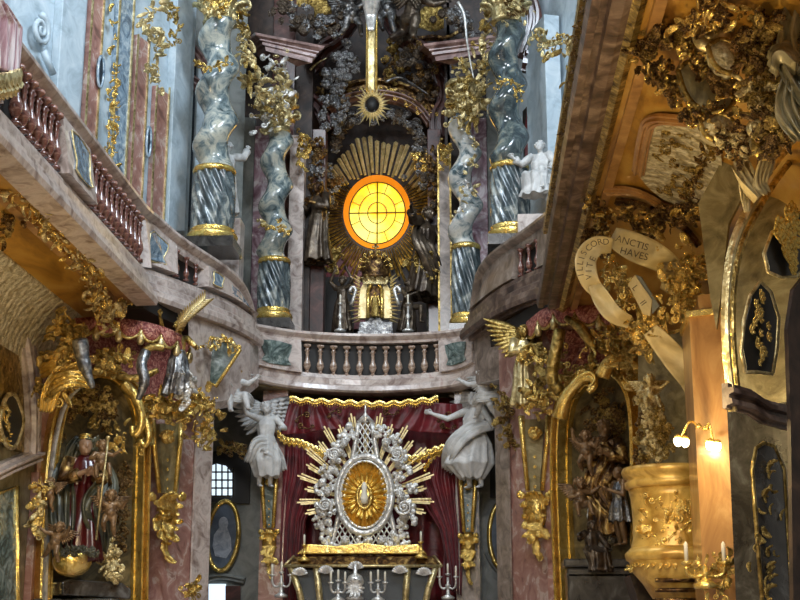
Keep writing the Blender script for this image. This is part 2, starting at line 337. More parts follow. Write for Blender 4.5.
VOL = [MB().tube(spiral(2.2, .9, .1, (0, 0), 0, 1, 44), [.17 - .1 * i / 43 for i in range(44)], 8, 1.2, V((0, 0, 1))).ball((0, 0, .1), .16, 8).mesh('volute')]
KIND = {'leaf': LEAFS, 'scroll': SCR, 'flower': FLO, 'berry_cluster': BER, 'shell': [SHELL], 'cloud': CLOUD, 'cherub_head': [CHERUB], 'volute': VOL}
XL, XR = -2.73, 2.62
CL = (XL - .02, -4.05, 5.86, 4.8); CR = (XR + .02, 4.15, 5.76, 4.7)
def covept(X0, X1, z0, z1, a, y, off=0.):
    n = V((-(1 if X1 > X0 else -1) * sin(a), 0, -cos(a))); return V((X0 + (X1 - X0) * sin(a), y, z1 + (z0 - z1) * cos(a))) + n * off
def covehit(C, px, py, off=0., strict=False):
    d = ray(px, py)
    for i in range(580):
        y = 6 + i * .02; p = CAM + d * (y / d.y); t = (p.x - C[0]) / (C[1] - C[0])
        if 0 <= t <= 1:
            a = math.asin(t); z = C[3] + (C[2] - C[3]) * cos(a)
            if p.z >= z: return covept(*C, a, y, off), a, y
    return None if strict else (P(px, py, 14), .5, 14)
def PC(px, py, Y, clear=.12):
    for C in (CL, CR):
        h = covehit(C, px, py, 0, True)
        if h and h[2] - clear < Y: Y = h[2] - clear
    return P(px, py, Y)
def cluster(name, label, cat, pts, n, spread, size, m='gold', mix=None, facing=None, seed=0, along=.5, group=None, depth=.12, m2=None, fan=False, parent=None):
    """carved ornament: n shared-mesh parts strewn along a 3D path. spread,size in px at that depth"""
    n = min(150, int(n * 1.9)); size = (size[0] * .66, size[1] * .8); r = random.Random(seed * 101 + n); mix = mix or (('leaf', 6), ('scroll', 2), ('flower', 1), ('berry_cluster', 1))
    W = [PC(*p) if not isinstance(p, V) else p for p in pts]; path = resample(W, max(2, n)) if len(W) > 1 else [W[0]] * n
    sc = S(W[0].y); t = thing(name, label, cat, W[0]) if parent is None else parent
    if group: t['group'] = group
    nf = V(facing) if facing else (CAM - W[0]).normalized() + V((0, 0, -.1))
    nf.normalize(); rx = nf.orthogonal(); names = [k for k, w in mix for _ in range(w)]
    ux = V((0, 0, 1)).cross(nf).normalized(); uz = nf.cross(ux)
    for i, c in enumerate(path):
        k = r.choice(names); g = r.gauss; p = c + ux * (g(0, .5) * spread * sc) + uz * (g(0, .5) * spread * sc) + nf * (r.uniform(0, 1) * depth)
        tg = (path[min(i + 1, len(path) - 1)] - path[max(i - 1, 0)])
        a = r.uniform(0, 2 * pi); d = ux * cos(a) + uz * sin(a)
        if tg.length > 1e-6 and len(W) > 1: d = (d * (1 - along) + tg.normalized() * along * (1 if r.random() < .8 else -1))
        if fan: d = (p - W[0]).normalized()
        z = nf + ux * g(0, .35) + uz * g(0, .35)
        s = r.uniform(*size) * sc * (1.3 if k == 'cherub_head' else .55 if k in ('flower', 'berry_cluster') else .7 if k == 'cloud' else .5 if k == 'volute' else 1)
        if k == 'cherub_head': d = ux; z = nf
        inst(r.choice(KIND[k]), k, m2 if (m2 and r.random() < .42) else m, t, basis(p, d, z, s))
    return t
# ---------------------------------------------------------------- figures (unit height 1, facing -y)
BASE = dict(pel=(0, 0, .53), ch=(0, 0, .72), nk=(0, 0, .835), hd=(0, -.01, .915), shR=(-.115, 0, .795), shL=(.115, 0, .795), elR=(-.165, 0, .62), elL=(.165, 0, .62), haR=(-.16, -.06, .48), haL=(.16, -.06, .48),
            hpR=(-.055, 0, .52), hpL=(.055, 0, .52), knR=(-.065, -.02, .285), knL=(.065, -.02, .285), anR=(-.065, .02, .045), anL=(.065, .02, .045))
PBASE = dict(pel=(0, 0, .42), ch=(0, 0, .6), nk=(0, 0, .73), hd=(0, -.01, .86), shR=(-.14, 0, .68), shL=(.14, 0, .68), elR=(-.22, 0, .54), elL=(.22, 0, .54), haR=(-.22, -.1, .42), haL=(.22, -.1, .42),
             hpR=(-.08, 0, .4), hpL=(.08, 0, .4), knR=(-.1, -.03, .22), knL=(.1, -.03, .22), anR=(-.09, .02, .04), anL=(.09, .02, .04))
def chain(mb, a, b, ra, rb, sc=(1, 1, 1)):
    a = V(a); b = V(b); n = max(2, int((b - a).length / (min(ra, rb) * .45)) + 1)
    for i in range(n + 1):
        t = i / n; mb.ball(a.lerp(b, t), ra + (rb - ra) * t, 10, sc)
def hand(mb, w, d, k, side):
    """palm plus four curled fingers and a thumb"""
    d = V(d).normalized(); q = d.cross(V((0, 1, 0.2))); q = q.normalized() if q.length > .1 else V((1, 0, 0)); nrm = q.cross(d); w = V(w)
    pc = w + d * .035 * k; chain(mb, w, pc + d * .012 * k, .017 * k, .02 * k, (1, .8, 1))
    for i, (o, L) in enumerate(((-.021, .036), (-.007, .042), (.007, .04), (.021, .031))):
        b0 = pc + q * (o * k) + d * .018 * k; b1 = b0 + d * (L * .55 * k) + nrm * (-.006 * k); b2 = b1 + (d * .7 - nrm * .7) * (L * .5 * k)
        chain(mb, b0, b1, .0078 * k, .007 * k); chain(mb, b1, b2, .007 * k, .0058 * k)
    b0 = w + d * .018 * k + q * (-.018 * k * side); b1 = b0 + (d * .6 - q * .8 * side) * (.026 * k); chain(mb, b0, b1, .009 * k, .0075 * k); chain(mb, b1, b1 + d * (.02 * k), .0075 * k, .006 * k)
def body(name, pose=None, putto=False, beard=False, look=(0, -1, 0), voxel=None, feet=True):
    J = dict(PBASE if putto else BASE); J.update(pose or {}); J = {k: V(v) for k, v in J.items()}; m = MB()
    if putto: R = dict(pel=.115, ch=.115, nk=.055, sh=.06, el=.047, wr=.034, hp=.085, kn=.06, an=.04, hd=.115)
    else: R = dict(pel=.075, ch=.082, nk=.03, sh=.042, el=.029, wr=.02, hp=.062, kn=.042, an=.026, hd=.062)
    chain(m, J['pel'], J['ch'], R['pel'], R['ch'], (1.15, .8, 1)); chain(m, J['ch'], J['nk'], R['ch'] * .8, R['nk'], (1.2, .8, 1)); chain(m, J['nk'], J['hd'], R['nk'], R['nk'])
    if putto: m.ball(J['pel'].lerp(J['ch'], .35) + V((0, -.04, 0)), .105, 12)
    for s, x in (('R', 1), ('L', -1)):
        chain(m, J['ch'] + V((0, 0, .05)), J['sh' + s], R['sh'] * 1.1, R['sh']); chain(m, J['sh' + s], J['el' + s], R['sh'], R['el']); chain(m, J['el' + s], J['ha' + s], R['el'] * 1.05, R['wr'])
        dd = J['ha' + s] - J['el' + s]; hand(m, J['ha' + s], dd, 1.15 if putto else 1., x)
        chain(m, J['pel'], J['hp' + s], R['hp'], R['hp']); chain(m, J['hp' + s], J['kn' + s], R['hp'], R['kn'])
        mid = J['kn' + s].lerp(J['an' + s], .35); chain(m, J['kn' + s], mid, R['kn'] * .95, R['kn'] * 1.0); chain(m, mid, J['an' + s], R['kn'], R['an'])
        ft = J['an' + s]; sh = (J['an' + s] - J['kn' + s]).normalized(); fd = V((0, -1, 0)) if abs(sh.z) > .6 else V((0, -.2, -1)); fd = (fd + sh * .15).normalized()
        chain(m, ft + sh * .012, ft + fd * (.085) + sh * .018, R['an'] * .95, R['an'] * .62, (1, 1, .8))
        for t in range(5): m.ball(ft + fd * (.1 - .004 * t) + sh * .02 + V((x * (.014 - .009 * t), 0, 0)), .009, 6)
    h = J['hd']; r = R['hd']; f = V(look).normalized(); sx = f.cross(V((0, 0, 1))).normalized(); u = sx.cross(f)
    def H(a, b, c): return h + sx * (a * r) + f * (b * r) + u * (c * r)
    m.ball(h + u * .1 * r, r, 16, (.9, 1.02, 1.08)); m.ball(H(0, .35, -.45), r * .68, 12)
    m.ball(H(0, .92, .28), r * .26, 8, (2.2, .6, .6)); m.ball(H(0, 1.12, -.12), r * .15, 8); m.ball(H(0, 1.03, .08), r * .12, 8); m.ball(H(0, .95, -.45), r * .17, 8, (1.5, .7, .5)); m.ball(H(0, .82, -.82), r * .22, 8)
    for s in (-1, 1): m.ball(H(s * .36, .84, .06), r * .13, 8); m.ball(H(s * .45, .68, -.25), r * .26, 8); m.ball(H(s * .92, 0, -.05), r * .2, 8, (.5, .8, 1.2))
    if beard:
        for i in range(9): m.ball(H(random.uniform(-.4, .4), random.uniform(.5, .9), random.uniform(-1.6, -.8)), r * .28, 8)
    return vox(m, voxel or (.0085 if putto else .0068), name, 2), J
def hair_mesh(J, putto=False, long=False, name='hair', seed=1, look=(0, -1, 0)):
    r = random.Random(seed); R = .115 if putto else .062; m = MB(); h = J['hd']; f = V(look).normalized()
    for i in range(90 if long else 60):
        a = r.uniform(0, 2 * pi); z = r.uniform(-.2 if not long else -.6, 1); d = V((cos(a) * sqrt(max(0, 1 - min(z, 1) ** 2)), sin(a) * sqrt(max(0, 1 - min(z, 1) ** 2)), z))
        if d.dot(f) > .35 and z < .72: continue
        m.ball(h + d * R * 1.04 + V((0, 0, .1 * R)), R * r.uniform(.18, .28), 6)
    if long:
        for i in range(16):
            s = r.choice((-1, 1)); m.tube([h + V((s * R * .8, .3 * R, -.2 * R)), h + V((s * R * r.uniform(.8, 1.3), .7 * R, -1.4 * R)), h + V((s * R * r.uniform(.6, 1.6), .9 * R, -2.6 * R))], [R * .25, R * .22, R * .08], 6)
    return m.mesh(name)
def robe_mesh(rings, folds=9, amp=.16, seed=0, seg=64, n=30, name='robe', arc=None, thick=0):
    """rings (cx,cy,cz,rx,ry) from top to hem"""
    r = random.Random(seed); ph = [r.uniform(0, 6) for _ in range(6)]; out = []
    for i in range(n):
        t = i / (n - 1) * (len(rings) - 1); k = min(int(t), len(rings) - 2); q = t - k; q = q * q * (3 - 2 * q); c = [rings[k][j] * (1 - q) + rings[k + 1][j] * q for j in range(5)]
        g = []; e = (i / (n - 1)); A = amp * (.25 + .75 * e)
        for j in range(seg + (1 if arc else 0)):
            a = (arc[0] + (arc[1] - arc[0]) * j / seg) if arc else 2 * pi * j / seg
            w = sin(folds * a + ph[0] + 1.6 * sin(2.2 * e + ph[1])) * .6 + .35 * sin((folds * 1.7) * a + ph[2] + 3 * e) + .3 * sin(3 * a + ph[3]) + .35 * sin(5 * a + 9 * e + ph[4])
            w = 1 + A * (w if w > 0 else w * .7); g.append(V((c[0] + cos(a) * c[3] * w, c[1] + sin(a) * c[4] * w, c[2] + .012 * sin(folds * a + ph[0]) * e)))
        out.append(g)
    m = MB()
    if not arc:
        e_ = out[-1]; cc = sum(e_, V()) / len(e_); out += [[cc + (p - cc) * .9 + V((0, 0, .012)) for p in e_], [cc + (p - cc) * .5 + V((0, 0, .1)) for p in e_]]; m.loft(out); return m.mesh(name)
    m.loft([g + [p + V((c2 - p).normalized() * .02) if False else V((p.x * .93, p.y * .93, p.z)) for p in reversed(g)] for g, c2 in ((g, None) for g in out)], close=True, caps=True)
    return m.mesh(name)
def sash_mesh(pts, w=.1, folds=4, name='drapery', seed=0, n=30, flutter=.03):
    """a twisting cloth band with lengthwise folds and thickness"""
    r = random.Random(seed); path = smooth_path(pts, n); ph = r.uniform(0, 6); rings = []; nv = 14
    for i, p in enumerate(path):
        t = (path[min(i + 1, n - 1)] - path[max(i - 1, 0)]).normalized(); e = i / (n - 1)
        ref = V((sin(2 * e + ph) * .5, -1, .3)); a = t.cross(ref).normalized(); b = a.cross(t); W = w * (.55 + .6 * sin(pi * (.15 + .8 * e)))
        up = [p + a * (W * (j / nv - .5)) + b * (flutter * sin(folds * 2 * pi * j / nv + 3 * e + ph) + flutter * .8 * sin(5 * e + ph)) for j in range(nv + 1)]
        rings.append(up + [q - b * .012 for q in reversed(up)])
    m = MB(); m.loft(rings); return m.mesh(name)
POSES = {
 'adore': dict(haR=(-.03, -.16, .7), elR=(-.17, -.05, .63), haL=(.04, -.16, .69), elL=(.17, -.05, .63)),
 'armup': dict(elR=(-.25, -.05, .83), haR=(-.33, -.12, .98), elL=(.2, -.08, .68), haL=(.12, -.2, .66), hd=(-.015, -.02, .915)),
 'bear': dict(elR=(-.2, -.03, .9), haR=(-.12, -.05, 1.05), elL=(.2, -.03, .9), haL=(.12, -.05, 1.05), hd=(.03, -.04, .9)),
 'reach': dict(elR=(-.27, -.06, .73), haR=(-.4, -.14, .78), elL=(.22, -.06, .66), haL=(.3, -.18, .6)),
 'sit': dict(knR=(-.12, -.23, .5), anR=(-.11, -.26, .25), knL=(.1, -.24, .53), anL=(.14, -.3, .28), elL=(.22, -.04, .64), haL=(.2, -.18, .56), elR=(-.24, -.05, .7), haR=(-.3, -.17, .76)),
 'kneel': dict(knR=(-.08, -.14, .32), anR=(-.08, .12, .28), knL=(.1, -.22, .5), anL=(.1, -.2, .26), haR=(-.02, -.2, .72), elR=(-.16, -.12, .64), haL=(.05, -.2, .7), elL=(.17, -.12, .64)),
 'p_up': dict(elR=(-.26, -.05, .78), haR=(-.28, -.1, .95), elL=(.24, -.08, .6), haL=(.3, -.18, .68), knR=(-.14, -.12, .26), anR=(-.1, .02, .1), knL=(.08, -.06, .2), anL=(.12, .03, .0)),
 'p_sit': dict(knR=(-.14, -.22, .38), anR=(-.13, -.26, .16), knL=(.13, -.22, .42), anL=(.16, -.3, .2), elR=(-.24, -.06, .56), haR=(-.16, -.2, .56), elL=(.26, -.02, .66), haL=(.36, -.1, .74)),
 'p_fly': dict(knR=(-.12, .04, .22), anR=(-.22, .16, .1), knL=(.14, -.1, .26), anL=(.2, .06, .1), elR=(-.26, -.1, .66), haR=(-.38, -.16, .72), elL=(.26, -.1, .72), haL=(.3, -.18, .88)),
}
FB = {}
def fbody(key, putto=False, **kw):
    k = (key, putto, kw.get('beard', False))
    if k not in FB: FB[k] = body('body', POSES.get(key), putto, **kw)
    return FB[k]
def face_cam(p, turn=0.):
    """z rotation for a figure at p that turns its -y towards the camera, plus a turn"""
    d = CAM - p; return atan2(d.y, d.x) + pi / 2 + radians(turn)
def putto(label, px, py, Y, hpx, key='p_up', m='flesh', turn=0, tilt=0, wings=True, hairm=None, sash=None, group=None, roll=0, name='putto'):
    """px,py = middle of the body, hpx = height in the photo"""
    p = P(px, py, Y); H = hpx * S(Y); Wm = Matrix.Translation(p) @ Matrix.Rotation(face_cam(p, turn), 4, 'Z') @ Matrix.Rotation(radians(roll), 4, 'Y') @ Matrix.Rotation(radians(tilt), 4, 'X') @ Matrix.Scale(H, 4) @ Matrix.Translation((0, 0, -.5))
    t = thing(name, label, 'statue', mw=Wm, group=group); me, J = fbody(key, True); put(me, 'body', m, t)
    hk = ('hair', key)
    if hk not in FB: FB[hk] = hair_mesh(J, True)
    put(FB[hk], 'hair', hairm or m, t)
    if wings:
        for s in (-1, 1):
            x = V((s * .9, .25, .35)); put(WING, 'wing', hairm if hairm and hairm != m and m == 'flesh' else m, t, basis(V((s * .05, .12, .64)), x, V((0, -s, 0)), .36))
    if sash:
        if 'ps' not in FB: FB['ps'] = sash_mesh([(-.22, .0, .3), (-.1, -.13, .42), (.08, -.14, .38), (.24, -.02, .44), (.4, .08, .34)], .17, 4)
        put(FB['ps'], 'drapery', sash, t)
    return t
def adult(label, px, py, Y, hpx, key='stand', m='bronze', robe=None, robem=None, mantle=None, turn=0, tilt=0, roll=0, wings=False, hairm=None, beard=False, long=False, name='statue', folds=8, seed=1, wm=None, sashes=(), cat='statue', sleevem=None):
    p = P(px, py, Y); H = hpx * S(Y); Wm = Matrix.Translation(p) @ Matrix.Rotation(face_cam(p, turn), 4, 'Z') @ Matrix.Rotation(radians(roll), 4, 'Y') @ Matrix.Rotation(radians(tilt), 4, 'X') @ Matrix.Scale(H, 4) @ Matrix.Translation((0, 0, -.5))
    t = thing(name, label, cat, mw=Wm); me, J = fbody(key, False, beard=beard); put(me, 'body', m, t)
    put(hair_mesh(J, False, long, seed=seed), 'hair', hairm or m, t)
    if robe:
        R = robe if not isinstance(robe, str) else {'stand': [(0, 0, .8, .075, .05), (0, 0, .72, .115, .09), (0, 0, .6, .09, .075), (0, 0, .5, .12, .1), (0, -.01, .28, .135, .12), (0, 0, .02, .17, .15)],
             'sit': [(0, 0, .8, .08, .055), (0, 0, .7, .12, .095), (0, 0, .6, .1, .09), (0, -.05, .54, .16, .16), (0, -.14, .48, .19, .2), (.02, -.2, .3, .17, .14), (.02, -.22, .2, .2, .14)],
             'skirt': [(0, 0, .64, .08, .07), (0, 0, .52, .115, .1), (0, -.01, .35, .135, .12), (0, .03, .1, .17, .13)]}[robe]
        put(robe_mesh(R, folds, .17, seed), 'robe', robem or m, t)
        if robe in ('stand', 'sit') or sleevem:
            for s in ('R', 'L'):
                a, b, c = J['sh' + s], J['el' + s], J['ha' + s]; q = MB(); pp = [a + (a - b) * .1, a.lerp(b, .5), b, b.lerp(c, .45), b.lerp(c, .75)]
                q.tube(pp, [.052, .054, .05, .046, .055], 12); put(q.mesh('sleeve'), 'sleeve', sleevem or robem or m, t)
    if mantle:
        k, mm = mantle
        put(sash_mesh(k, .2, 4, 'mantle', seed, flutter=.035), 'mantle', mm, t)
    for k, mm, w in sashes: put(sash_mesh(k, w, 4, 'drapery', seed + 3), 'drapery', mm, t)
    if wings:
        for s in (-1, 1): put(WING, 'wing', wm or m, t, basis(V((s * .03, .08, .76)), V((s * .8, .3, .55)), V((0, -s, 0)), .42))
    return t
# ================================================================ SETTING
NL = Plane((-4.0, 16.9), (-2.95, 17.9)); PL = Plane((-2.95, 17.9), (-2.3, 19.2)); NR = Plane((2.5, 18.15), (3.75, 17.0)); PR = Plane((1.93, 19.2), (2.5, 18.15))
UL = Plane((-4.25, 16.6), (-2.99, 20.5)); BL = Plane((-3, 21.7), (3, 21.7)); BU = Plane((-4, 22.6), (4, 22.6)); BC = Plane((-3, 24.2), (3, 24.2)); UR = Plane((2.2, 22.4), (3.4, 18.4))
RF = Plane((3.2, 9.0), (4.1, 10.0)); WLp = Plane((-4.05, 8), (-4.05, 16.9)); RP = Plane((3.2, 11.35), (3.75, 11.0))
def wallslab(name, pl, z0, z1, m, th=.15, u0=0, u1=None, back=0.):
    u1 = pl.L if u1 is None else u1; b = MB(); b.prism([pl.w(u0, z0, -back), pl.w(u1, z0, -back), pl.w(u1, z1, -back), pl.w(u0, z1, -back)], pl.n * -th); return struct(b.build(name, m))
def pxpoly(name, pl, pts, out0, thick, m, parent=None, bevel=0, mb=None, **k):
    q = [pl.at(x, y, out0) for x, y in pts]; b = mb or MB(); b.prism(q, pl.n * thick)
    return b if mb else b.build(name, m, parent, bevel=bevel, **k)
def pxband(mb, pl, pts, wpx, out=0., thick=.03, n=24, smooth=True, prof=None):
    q = [pl.at(x, y, out) for x, y in pts]; q = smooth_path(q, n) if smooth else q; return ribbon(mb, q, wpx * S(q[0].y), pl.n, thick, prof)
MOULD = [(-.5, 0), (-.5, .5), (-.32, .55), (-.28, 1), (-.1, 1), (-.04, .6), (.1, .6), (.16, .85), (.34, .85), (.4, .35), (.5, .35), (.5, 0)]
b = MB(); b.box((0, 10, -.1), (12, 32, .2)); struct(b.build('floor', 'rose'))
# walls of the nave, lower storey
wallslab('wall_left', Plane((-4.05, 6), (-4.05, 17.05)), 0, 6.2, 'olive', .2)
wallslab('wall_left', NL, 0, 6.0, 'pink', .15); wallslab('wall_left', PL, 0, 6.0, 'pink', .15)
wallslab('wall_right', Plane((4.15, 17.2), (4.15, 10.4)), 0, 6.2, 'ochre', .2)
wallslab('wall_right', NR, 0, 6.0, 'pink', .15); wallslab('wall_right', PR, 0, 6.0, 'pink', .15)
# chancel, lower storey
wallslab('wall_back', BL, 0, 5.44, 'greywall', .2)
wallslab('wall_left', Plane((-3.0, 19.3), (-3.0, 21.7)), 0, 6.2, 'greywall', .1)
wallslab('wall_right', Plane((2.9, 21.7), (2.9, 19.3)), 0, 6.2, 'greywall', .1)
b = MB(); b.prism([V(q) for q in ((-1.95, 20.5, 5.44), (-1.2, 21.0, 5.44), (-.1, 21.2, 5.44), (1.1, 21.0, 5.44), (1.65, 20.5, 5.44), (3.1, 20.5, 5.44), (3.1, 24.4, 5.44), (-3.1, 24.4, 5.44), (-3.1, 20.5, 5.44))], (0, 0, .12)); struct(b.build('ceiling', 'olive'))
# upper storey
wallslab('wall_left', UL, 5.8, 15.5, 'bluewall', .15, u0=-3.4)
wallslab('wall_left', Plane((-3.1, 20.95), (-2.3, 21.48)), 5.8, 15.5, 'greywall', .1)
wallslab('wall_right', UR, 5.8, 15.5, 'bluewall', .15)
wallslab('wall_right', Plane((3.4, 18.4), (3.9, 12)), 5.8, 15.5, 'bluewall', .15)
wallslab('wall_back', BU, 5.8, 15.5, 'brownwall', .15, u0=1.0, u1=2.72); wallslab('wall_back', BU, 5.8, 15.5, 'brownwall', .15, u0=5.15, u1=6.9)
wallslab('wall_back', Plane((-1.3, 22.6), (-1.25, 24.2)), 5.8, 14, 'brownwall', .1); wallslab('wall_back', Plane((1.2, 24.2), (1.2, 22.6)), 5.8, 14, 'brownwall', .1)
# back wall with a round opening for the window
WC = BC.at(377, 212); WR = 37 * S(24.2)
b = MB(); n = 40; fr = []; inner = [WC + V((cos(2 * pi * i / n) * WR * .92, 0, sin(2 * pi * i / n) * WR * 1.06)) for i in range(n)]
for i in range(n):
    a = 2 * pi * i / n; x, z = cos(a), sin(a); k = max(abs(x), abs(z)); fr.append(V((WC.x + x / k * 1.7, 24.2, WC.z + z / k * 4.6)))
for i in range(n):
    j = (i + 1) % n; b.add([inner[i], inner[j], fr[j], fr[i]], [(0, 1, 2, 3)], False); b.add([inner[i], inner[j], inner[j] + V((0, .25, 0)), inner[i] + V((0, .25, 0))], [(0, 1, 2, 3)], False)
struct(b.build('wall_back', 'brownwall'))
b = MB(); b.box((0, 23.2, 14.2), (3.2, 3, .2)); struct(b.build('ceiling', 'redm'))
# ---------------------------------------------------------------- window
wn = thing('window_1', 'round amber stained glass window with dark lead bars glowing above the high altar', 'window', WC); struct(wn)
def ell(c, rx, rz, n=40, y=0): return [c + V((cos(2 * pi * i / n) * rx, y, sin(2 * pi * i / n) * rz)) for i in range(n)]
rx, rz = 33.5 * S(24.2), 38.5 * S(24.2)
b = MB(); b.prism(ell(WC, rx * .89, rz * .89, y=.08), (0, .02, 0)); b.build('pane', 'amber', wn)
b = MB(); A = ell(WC, rx * .88, rz * .88, y=.06); B = ell(WC, rx * 1.06, rz * 1.06, y=-.02)
for i in range(40): j = (i + 1) % 40; b.add([A[i], A[j], B[j], B[i]], [(0, 1, 2, 3)])
b.build('rim', 'fire', wn)
b = MB()
for k in (.885, .58, .3): e = ell(WC, rx * k, rz * k, y=.05); b.tube(e + [e[0]], .012 if k > .8 else .008, 6)
for i in range(4):
    a = pi / 2 * i; b.tube([WC + V((0 * cos(a), .05, 0)), WC + V((cos(a) * rx * .88, .05, sin(a) * rz * .88))], .012, 6)
for i in range(8):
    a = pi / 4 * i + pi / 8; b.tube([WC + V((cos(a) * rx * .58, .05, sin(a) * rz * .58)), WC + V((cos(a) * rx * .88, .05, sin(a) * rz * .88))], .006, 6)
b.build('leading', 'lead', wn)
# ================================================================ GALLERY BALUSTRADES
BALU = MB().lathe([(.07, 0), (.07, .06), (.036, .08), (.03, .13), (.05, .2), (.07, .29), (.062, .38), (.034, .52), (.026, .66), (.038, .7), (.028, .75), (.052, .8), (.03, .85), (.036, .9), (.068, .93), (.068, 1)], 16).mesh('baluster')
RAIL = [(-.14, -.2), (.05, -.2), (.07, -.15), (.07, -.1), (.13, -.07), (.16, -.04), (.16, 0), (-.16, 0), (-.16, -.1), (-.14, -.12)]
FOOT = [(-.12, .2), (.06, .2), (.07, .14), (.1, .12), (.1, .02), (.16, -.02), (.17, -.09), (.22, -.12), (.24, -.2), (.22, -.26), (-.04, -.28), (-.04, .1)]
FOOT_R = [(-.12, .2), (.06, .2), (.07, .14), (.1, .12), (.1, .02), (.16, -.02), (.17, -.09), (.22, -.12), (.24, -.2), (.22, -.26), (.16, -.26), (.15, -.22), (.1, -.22), (.09, -.28), (.0, -.28), (-.05, -.26), (-.05, .1)]
def at_u(path, s):
    d = 0
    for a, c in zip(path, path[1:]):
        l = (V((c.x, c.y, 0)) - V((a.x, a.y, 0))).length
        if d + l >= s: return a.lerp(c, (s - d) / l)
        d += l
    return path[-1]
def plen(path): return sum((V((c.x, c.y, 0)) - V((a.x, a.y, 0))).length for a, c in zip(path, path[1:]))
def balustrade(label, top, bot, side, m, segs, bm, panelm, edge, group=None, frh=.2, fz=.2, rail=RAIL, foot=FOOT, railm=None, footm=None):
    """segs: (s0, s1, kind) along plan length: 'o' opening with n balusters, 'p' solid with inlay"""
    t = thing('balustrade', label, 'balustrade', bot[0])
    b = MB(); sweep(b, top, rail, side); b.build('handrail', railm or m, t); b = MB(); sweep(b, bot, foot, side); b.build('cornice', footm or m, t)
    for s0, s1, k, n in segs:
        q = [at_u(bot, s0 + (s1 - s0) * i / 8) for i in range(9)]; qt = [at_u(top, s0 + (s1 - s0) * i / 8) for i in range(9)]
        if k == 'o':
            rings = []
            for i, (a, c) in enumerate(zip(q, qt)):
                tt = (q[min(i + 1, 8)] - q[max(i - 1, 0)]); tt.z = 0; tt.normalize(); o = V((tt.y, -tt.x, 0)) * side
                rings.append([a - o * .085, c - o * .085 - V((0, 0, .12)), c - o * .12 - V((0, 0, .12)), a - o * .12])
            bb = MB(); bb.loft(rings, smooth=False); bb.build('gap_shade', 'black', t)  # black sheet standing in for the shade inside the gallery
            for i in range(n):
                s = s0 + (s1 - s0) * (i + .5) / n; a = at_u(bot, s) + V((0, 0, fz - .02)); c = at_u(top, s) - V((0, 0, .19)); h = c.z - a.z; w = min(1., h / .55) * (1 if k == 'o' else .9)
                o = put(BALU, 'baluster', bm, t, WM[t.name].inverted() @ Matrix.Translation(a) @ Matrix.Diagonal((w, w, h, 1)))
        else:
            rings = []
            for i, (a, c) in enumerate(zip(q, qt)):
                tt = (q[min(i + 1, 8)] - q[max(i - 1, 0)]); tt.z = 0; tt.normalize(); o = V((tt.y, -tt.x, 0)) * side; a = a + V((0, 0, fz - .02)); c = c - V((0, 0, .15))
                e_ = .05 if n else 0; rings.append([a + o * (.09 + e_), c + o * (.07 + e_), c - o * .1, a - o * .1])
            bb = MB(); bb.loft(rings, smooth=False); pd = bb.build('pedestal', footm if (footm and s1 < 9) else m, t)
            if n:
                # framed inlay panel
                pts = []; 
                for (fu, fv) in ((.2, .16), (.34, .1), (.66, .1), (.8, .16), (.74, .34), (.8, .62), (.82, .84), (.6, .9), (.4, .9), (.18, .84), (.2, .62), (.26, .34)):
                    s = s0 + (s1 - s0) * fu; a = at_u(bot, s) + V((0, 0, fz)); c = at_u(top, s) - V((0, 0, .17)); a2 = at_u(bot, s + .02); tt = (a2 - at_u(bot, s - .02)); tt.z = 0; tt.normalize(); o = V((tt.y, -tt.x, 0)) * side; pts.append(a.lerp(c, fv) + o * .133)
                cen = sum(pts, V()) / len(pts); oo = (pts[1] - pts[0]).cross(pts[4] - pts[0]).normalized(); oo = oo if oo.dot(CAM - cen) > 0 else -oo
                bb = MB(); bb.prism(pts, oo * .02); bb.build('inlay_panel', panelm, pd)
                if edge: bb = MB(); bb.tube([p + oo * .022 for p in pts + [pts[0]]], .011, 6); bb.build('panel_frame', edge, pd)
    return t
def put_part(bb, name, m, t): return bb.build(name, m, t)
def gpt(px, py, Y): return P(px, py, Y)
# left gallery
zt, zb = 7.12, 6.06
topL = [V((XL - .1, y, zt)) for y in (9, 11, 13, 15, 16.6)] + smooth_path([V((XL - .08, 16.9, zt)), gpt(146, 214, 17.3), gpt(172, 238, 17.9), gpt(211, 262, 18.9), gpt(232, 278, 19.6), gpt(243, 300, 20.1), gpt(247, 322, 20.45)], 22)
botL = [V((XL, y, zb)) for y in (9, 11, 13, 15, 16.4)] + smooth_path([V((XL, 16.7, zb)), gpt(128, 278, 17.15), gpt(165, 291, 17.6), gpt(200, 304, 18.6), gpt(228, 315, 19.4), gpt(250, 330, 20.2)], 22)
tot = plen(botL)
def sY(px): # plan length for a pixel on the straight run
    return (XL - 1.6) * -1350 / (480 - px) - 9
balustrade('long pale rose balustrade of the left gallery with dense rows of vase balusters', topL, botL, 1, 'rose',
    [(0, 2.2, 'p', 0), (sY(-22), sY(33), 'o', 7), (sY(33), sY(66), 'p', 1), (sY(66), sY(128), 'o', 11), (sY(130), 8.9, 'p', 1), (8.9, 9.75, 'o', 3), (9.75, 10.25, 'p', 1), (10.25, tot, 'p', 1)], 'balred', 'blueP', 'gold_pale', fz=.27)
